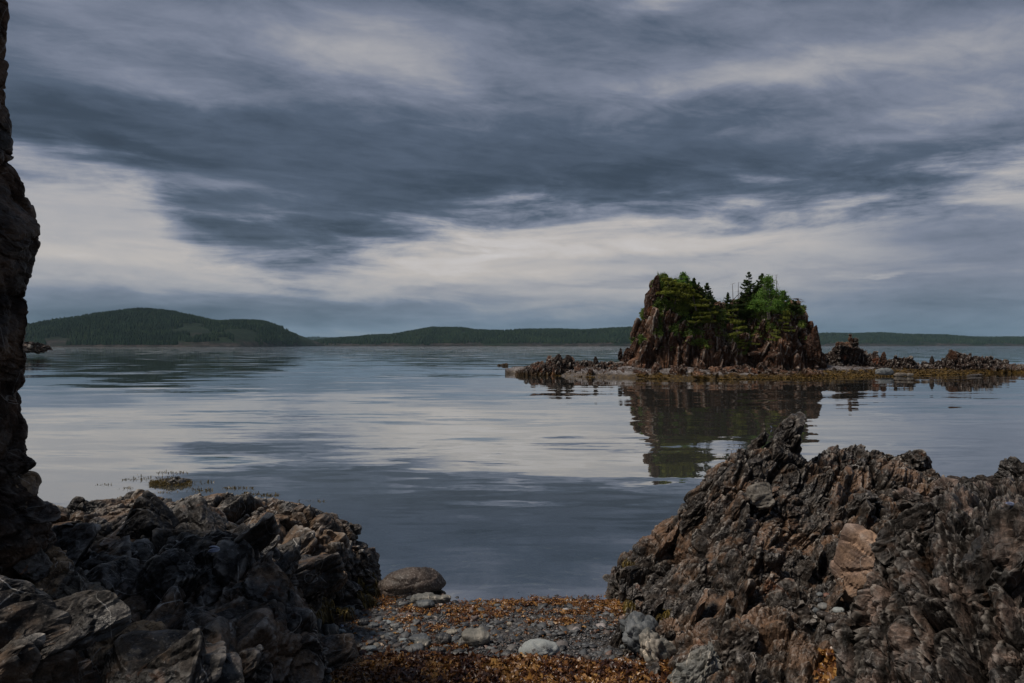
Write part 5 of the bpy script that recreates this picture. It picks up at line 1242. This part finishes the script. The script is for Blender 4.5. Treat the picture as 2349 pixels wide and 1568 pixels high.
n = 20000                                                   # front drift
x = r.uniform(-1.5, 1.35, n); ye = 4.20 - (x + 1.2) / 2.2 * .16 + .03 * np.sin(x * 9) + .02 * np.sin(x * 23)
y = ye - r.uniform(0, 1, n) ** 1.25 * 1.1
hgt = .05 * np.clip((ye - y) / .12, 0, 1) * r.random(n); P0 = np.stack([x, y, shore_z(x, y) + .008 + hgt], 1)
tn = np.clip(.14 + .60 * (hgt / .05) * r.random(n) + .75 * fbm(P0 * 9, 3, 3) + r.normal(0, .18, n), 0, 1)
L = r.uniform(.04, .13, n); sets.append(ribbons(P0, L, r.uniform(.004, .017, n), 92, tn))
ii = r.choice(n, 4500, replace=False); L = r.uniform(.02, .055, 4500); sets.append(kelp(P0[ii], L, L * r.uniform(.3, .7, 4500), 96, np.clip(tn[ii] + .1, 0, 1), flat=.6, curl=1.5))
n = 1500; x = r.uniform(-1.5, 1.3, n); ye = 4.20 - (x + 1.2) / 2.2 * .16; y = ye - r.uniform(-.02, 1, n); P0 = np.stack([x, y, shore_z(x, y) + r.uniform(.01, .055, n)], 1)
L = r.uniform(.05, .12, n); sets.append(kelp(P0, L, np.full(n, .004), 93, r.uniform(0, .4, n), flat=.2))
V, FF, tn = [], [], []; off = 0
for v_, f_, t_ in sets: V.append(v_); FF.append(f_ + off); tn.append(t_); off += len(v_)
o = ob('kelp_drift', mesh_np('kelp_drift', np.concatenate(V), np.concatenate(FF), weed_m, True, attr=np.concatenate(tn))); tag(o, 'thick drift of orange brown kelp along the near edge of the beach', kind='stuff')
PTS = []
def cloud_px(cx_, cy_, sx_, sy_, n): PTS.append(np.stack([cx_ + r.normal(0, sx_, n), cy_ + r.normal(0, sy_, n)], 1))
cloud_px(1320, 1384, 75, 4, 700); cloud_px(1410, 1394, 40, 6, 380); cloud_px(1180, 1386, 70, 3, 280); cloud_px(1330, 1407, 60, 3, 260); cloud_px(1080, 1400, 50, 6, 260); cloud_px(960, 1402, 60, 5, 180); cloud_px(860, 1385, 30, 6, 260)
cloud_px(1280, 1428, 30, 4, 200); cloud_px(1055, 1425, 14, 5, 90); cloud_px(990, 1442, 22, 4, 120); cloud_px(800, 1425, 22, 5, 110); cloud_px(930, 1425, 20, 6, 80); cloud_px(1020, 1486, 30, 3, 120); cloud_px(1470, 1420, 30, 8, 220); cloud_px(1120, 1410, 40, 6, 200); cloud_px(1200, 1440, 200, 20, 120); cloud_px(900, 1460, 90, 20, 90)
q = np.concatenate(PTS); q = q[q[:, 1] > 1374 - 2]; P0 = kelp_at(q[:, 0], q[:, 1], r.uniform(.004, .016, len(q)))
L = r.uniform(.012, .040, len(P0)); tn = np.clip(.52 + r.normal(0, .26, len(P0)) + .2 * fbm(P0 * 5, 2, 4), 0, 1)
v_, f_, t_ = ribbons(P0, L * 2.2, L * r.uniform(.15, .5, len(P0)), 94, tn, h=.012)
o = ob('kelp_drift', mesh_np('kelp_drift', v_, f_, weed_m, True, attr=t_)); tag(o, 'broken line of orange kelp along the waterline of the beach', kind='stuff')
a, b = project(RV); ii = np.where((a > 1880) & (a < 1935) & (b > 1500) & (b < 1575))[0]
ii = r.choice(ii, 260); P0 = RV[ii] + RN[ii] * .02; L = r.uniform(.03, .07, len(P0)); v_, f_, t_ = kelp(P0, L, L * .4, 95, np.clip(r.normal(.6, .25, len(P0)), 0, 1))
o = ob('kelp_drift', mesh_np('kelp_drift', v_, f_, weed_m, True, attr=t_)); tag(o, 'scraps of orange kelp in the pocket between the right outcrop and the ribbed wall', kind='stuff')

# rockweed hanging on the rocks by the water
def rockweed(pts, V, N, label, seed, n=420, Ls=(.05, .13)):
    r = np.random.default_rng(seed); a, b = project(V); P0 = []; N0 = []
    for (cx_, cy_, sx_, sy_) in pts:
        m_ = np.where(((a - cx_) / sx_) ** 2 + ((b - cy_) / sy_) ** 2 < 1)[0]
        if len(m_) == 0: continue
        # keep the side that faces the camera
        m_ = m_[V[m_, 1] < np.percentile(V[m_, 1], 45)]
        ii = r.choice(m_, n); P0.append(V[ii]); N0.append(N[ii])
    P0 = np.concatenate(P0); N0 = np.concatenate(N0); k = len(P0)
    L = r.uniform(*Ls, k); side = r.normal(0, .45, (k, 3)); side[:, 2] = 0
    m = 5; s = np.linspace(0, 1, m)
    dirn = N0 * .8 + side + [0, -.2, 0]; dirn /= np.linalg.norm(dirn, axis=1)[:, None]
    path = P0[:, None] + dirn[:, None] * (L * .45)[:, None, None] * np.sqrt(s)[None, :, None] + np.array([0, 0, -1])[None, None] * (L[:, None] * s[None] ** 1.6)[:, :, None] * .8
    path += r.normal(0, 1, path.shape) * .004
    wv_ = np.cross(dirn, [0, 0, 1.0]); wv_ /= np.linalg.norm(wv_, axis=1)[:, None] + 1e-9; wd = np.array([.0025, .004, .0045, .005, .002])
    V_ = np.stack([path - wv_[:, None] * wd[None, :, None], path + wv_[:, None] * wd[None, :, None]], 2).reshape(-1, 3)
    FF = (grid_faces(m, 2)[None] + np.arange(k)[:, None, None] * m * 2).reshape(-1, 4)
    o = ob('rockweed', mesh_np('rockweed', V_, FF, wrack_m, False, attr=np.repeat(np.clip(r.normal(.5, .25, k), 0, 1), m * 2))); return tag(o, label, 'seaweed', 'clumps of rockweed on the shore rocks')
rockweed([(755, 1388, 60, 20)], LV, LN, 'olive rockweed clump at the foot of the left outcrop', 1, 1200)
rockweed([(842, 1345, 22, 42)], LV, LN, 'hanging rockweed on the seaward corner of the left outcrop', 2, 900)
rockweed([(1428, 1308, 36, 24)], RV, RN, 'olive rockweed on the tip of the right outcrop at the water', 3, 1100)
rockweed([(1450, 1380, 14, 12)], RV, RN, 'brown rockweed below the tip of the right outcrop', 4, 550)
rockweed([(1508, 1400, 30, 20)], RV, RN, 'olive rockweed tuft behind the folded grey rock', 5, 650)

# weed covered rock awash in the cove with floating weed round it
wr = empty('sunken_rock', at(395, 1110, 9.88) * [1, 1, 0], 'low weed covered rock just breaking the water at left', 'rock')
p = at(397, 1108, 9.9)
ob('rock', block_mesh('rock', (.50, .36, .20), None, 5, rock_left, sub=4, size=.2, amp=.03, round_=.5), wr, Matrix.Translation((p[0], p[1], -.015)))
def floatweed(pts, seed, hmax):
    r = np.random.default_rng(seed); P0 = []
    for (cx_, cy_, sx_, sy_, n_) in pts:
        px = cx_ + r.uniform(-1, 1, n_) * sx_; py = cy_ + r.normal(0, sy_ * .5, n_); d = CH * F / (py - HY)
        P0.append(np.stack([(px - CX) / F * d, d, np.zeros(n_)], 1))
    P0 = np.concatenate(P0); k = len(P0); h = hmax * r.uniform(.1, 1, k) ** 2; l = r.normal(0, .016, (k, 2)); wv_ = r.uniform(.002, .007, k)
    an = r.uniform(0, 3.14, k); wx, wy = np.cos(an) * wv_, np.sin(an) * wv_
    mid = P0 + np.stack([l[:, 0] * .5, l[:, 1] * .5, h * .7], 1); top = P0 + np.stack([l[:, 0] * 1.6, l[:, 1] * 1.6, h], 1)
    W_ = np.stack([wx, wy, 0 * wx], 1); b0 = P0 - [0, 0, .004]
    V_ = np.stack([b0 - W_, b0 + W_, mid - W_, mid + W_, top - W_ * .3, top + W_ * .3], 1).reshape(-1, 3)
    FF = (np.array([[0, 1, 3, 2], [2, 3, 5, 4]])[None] + np.arange(k)[:, None, None] * 6).reshape(-1, 4)
    return V_, FF, np.repeat(np.clip(r.normal(.5, .22, k), 0, 1), 6)
V_, FF, tn = floatweed([(392, 1110, 48, 7, 1100), (365, 1112, 22, 5, 400)], 6, .035)
V_[:, 2] += .05 * np.exp(-(((V_[:, 0] - p[0]) / .26) ** 2 + ((V_[:, 1] - p[1]) / .2) ** 2))
ob('rockweed', mesh_np('rockweed', V_, FF, wrack_m, False, attr=tn), wr)
V_, FF, tn = floatweed([(395, 1085, 35, 3, 60), (355, 1097, 50, 4, 90), (310, 1101, 30, 2, 50), (238, 1113, 18, 2, 25), (290, 1121, 16, 2, 35), (375, 1131, 14, 2, 25), (465, 1125, 24, 3, 70), (460, 1107, 30, 4, 40), (545, 1120, 34, 2, 90), (575, 1134, 20, 3, 70), (620, 1137, 20, 3, 90), (718, 1150, 40, 2, 30), (420, 1124, 60, 6, 40)], 7, .035)
o = ob('floating_weed', mesh_np('floating_weed', V_, FF, wrack_m, False, attr=tn)); tag(o, 'loose olive weed tips floating in rows on the water at left', kind='stuff')
# short weed sprigs standing in the water along the beach
V_, FF, tn = floatweed([(1180, 1378, 60, 3, 60), (1300, 1370, 90, 4, 90), (900, 1368, 30, 6, 90)], 8, .014)
o = ob('floating_weed', mesh_np('floating_weed', V_, FF, weed_m, False, attr=tn)); tag(o, 'small weed scraps floating just off the beach edge', kind='stuff')

# mussel shells
def shell(px, py, d, L, label, rot, seed):
    nu, nv = 14, 9; V_ = []
    for i in range(nu):
        u = i / (nu - 1); wdt = .52 * math.sin(math.pi * min(1, u * .82 + .06)) ** .7
        for j in range(nv):
            q = j / (nv - 1) * 2 - 1
            V_.append(((u - .5), wdt * q * .5 + .10 * u * u, .20 * math.sin(math.pi * u) ** .6 * (1 - q * q) ** .6))
    V_ = np.array(V_) * L; tn = np.clip(.35 + .5 * np.linspace(0, 1, nu)[:, None] + .25 * np.sin(np.arange(nv) * 2.1)[None], 0, 1).ravel()
    me = mesh_np('shell', V_, grid_faces(nu, nv), shell_m, True, attr=tn)
    o = ob('mussel_shell', me, None, Matrix.Translation([float(a_) for a_ in at(px, py, d)]) @ rot); tag(o, label, 'shell'); return o
def vdepth(V, px, py): return V[hit(V, px, py, 7), 1]
def rays(px, py):
    """depth of the first surface under a picture point"""
    bpy.context.view_layer.update(); dg = bpy.context.evaluated_depsgraph_get()
    q = at(px, py, 1.0) - np.array([0, 0, CH]); ok, loc, nr, *_ = SC.ray_cast(dg, (0, 0, CH), Vector(q).normalized())
    return loc[1] if ok else 4.0
shell(491, 1264, rays(491, 1264) - .02, .062, 'blue grey mussel shell lying open on top of the left outcrop', Matrix.Rotation(.2, 4, 'Z') @ Matrix.Rotation(.35, 4, 'X'), 1)
shell(491, 1257, rays(491, 1262) - .03, .058, 'second half of the mussel shell on top of the left outcrop', Matrix.Rotation(-.15, 4, 'Z') @ Matrix.Rotation(-.5, 4, 'X'), 2)
shell(1769, 980, rays(1769, 984) - .03, .07, 'small white shell wedged near the tip of the right outcrop peak', Matrix.Rotation(1.0, 4, 'Y') @ Matrix.Rotation(.8, 4, 'X'), 3)
shell(2318, 1157, rays(2318, 1158) - .02, .035, 'pale blue shell fragments on top of the ribbed wall', Matrix.Rotation(.2, 4, 'Y') @ Matrix.Rotation(.5, 4, 'X'), 4)
for (px, py, L, lb, sd) in [(784, 1438, .040, 'blue mussel shell on the gravel behind the small blue grey stone', 5), (1097, 1508, .028, 'pale lilac shell on the gravel above the front kelp', 6), (1119, 1398 + 38, .03, 'pale shell on the gravel right of the beach centre', 7), (853, 1465, .03, 'white shell chip on the left gravel', 8), (1009, 1553 - 60, .0, '', 0)]:
    if L: q = beach_hit(px, py); shell(px, py - 2, q[1], L, lb, Matrix.Rotation(sd, 4, 'Z'), sd)

# golden weed fringe along the island shelf
r = np.random.default_rng(99); n = 15000
x = r.uniform(0, 34, n); u = np.abs(r.normal(0, .30, n)); y = np.interp(x, fx, fyv) + u * np.interp(x, [0, 8, 16, 20, 34], [.5, .6, 1.0, 4.5, 5]) - .35
keep = (fbm(np.stack([x * .8, y, 0 * x], 1), 3, 98) + np.interp(x, [0, 6, 14, 18, 34], [-.05, -.05, -.1, .45, .5])) > 0; x, y = x[keep], y[keep]
# height: sit on the shelf
jx = np.clip(((x + .5) / .10).astype(int), 0, len(gx) - 1) if 0 else None
SH = SHV.reshape(-1, 170, 3); ci = np.clip(((x + .5) / .10).astype(int), 0, SH.shape[0] - 1)
cj = np.array([np.searchsorted(SH[i, :, 1], yy_) for i, yy_ in zip(ci, y)]).clip(0, 169); z = np.maximum(SH[ci, cj, 2], 0) + .02
P0 = np.stack([x, y, z], 1); k2 = z < .33 + .1 * r.random(len(z)); P0 = P0[k2]
L = r.uniform(.08, .26, len(P0)); v_, f_, t_ = kelp(P0, L, L * .5, 97, np.clip(r.normal(.6, .22, len(P0)), 0, 1), flat=.9, curl=.5)
golden_m = tint_mat('golden_weed', [(0, (.024, .015, .005)), (.5, (.075, .046, .012)), (1, (.17, .105, .024))], .6, .3, .1, bscale=6)
o = ob('weed_fringe', mesh_np('weed_fringe', v_, f_, golden_m, True, attr=t_)); tag(o, 'golden brown weed along the waterline of the island shelf', kind='stuff')

# ================================================================== AIR
hz, t, o = material('thin_haze')
vp = t.new('ShaderNodeVolumePrincipled'); vp.inputs['Color'].default_value = (.55, .82, 1.0, 1); vp.inputs['Density'].default_value = 0.00006; vp.inputs['Anisotropy'].default_value = 0.2
t.l.new(vp.outputs[0], o.inputs['Volume'])
bx = np.array([(a, b, c) for c in (-7.5, 130) for b in (-80, 5230) for a in (-5030, 5030)])
fc = np.array([(0, 2, 3, 1), (4, 5, 7, 6), (0, 1, 5, 4), (2, 6, 7, 3), (0, 4, 6, 2), (1, 3, 7, 5)])
o = ob('haze', mesh_np('haze', bx, fc, hz)); tag(o, 'thin sea haze that turns the far hills blue', kind='stuff')
print('done', round(time.time() - T0, 1))
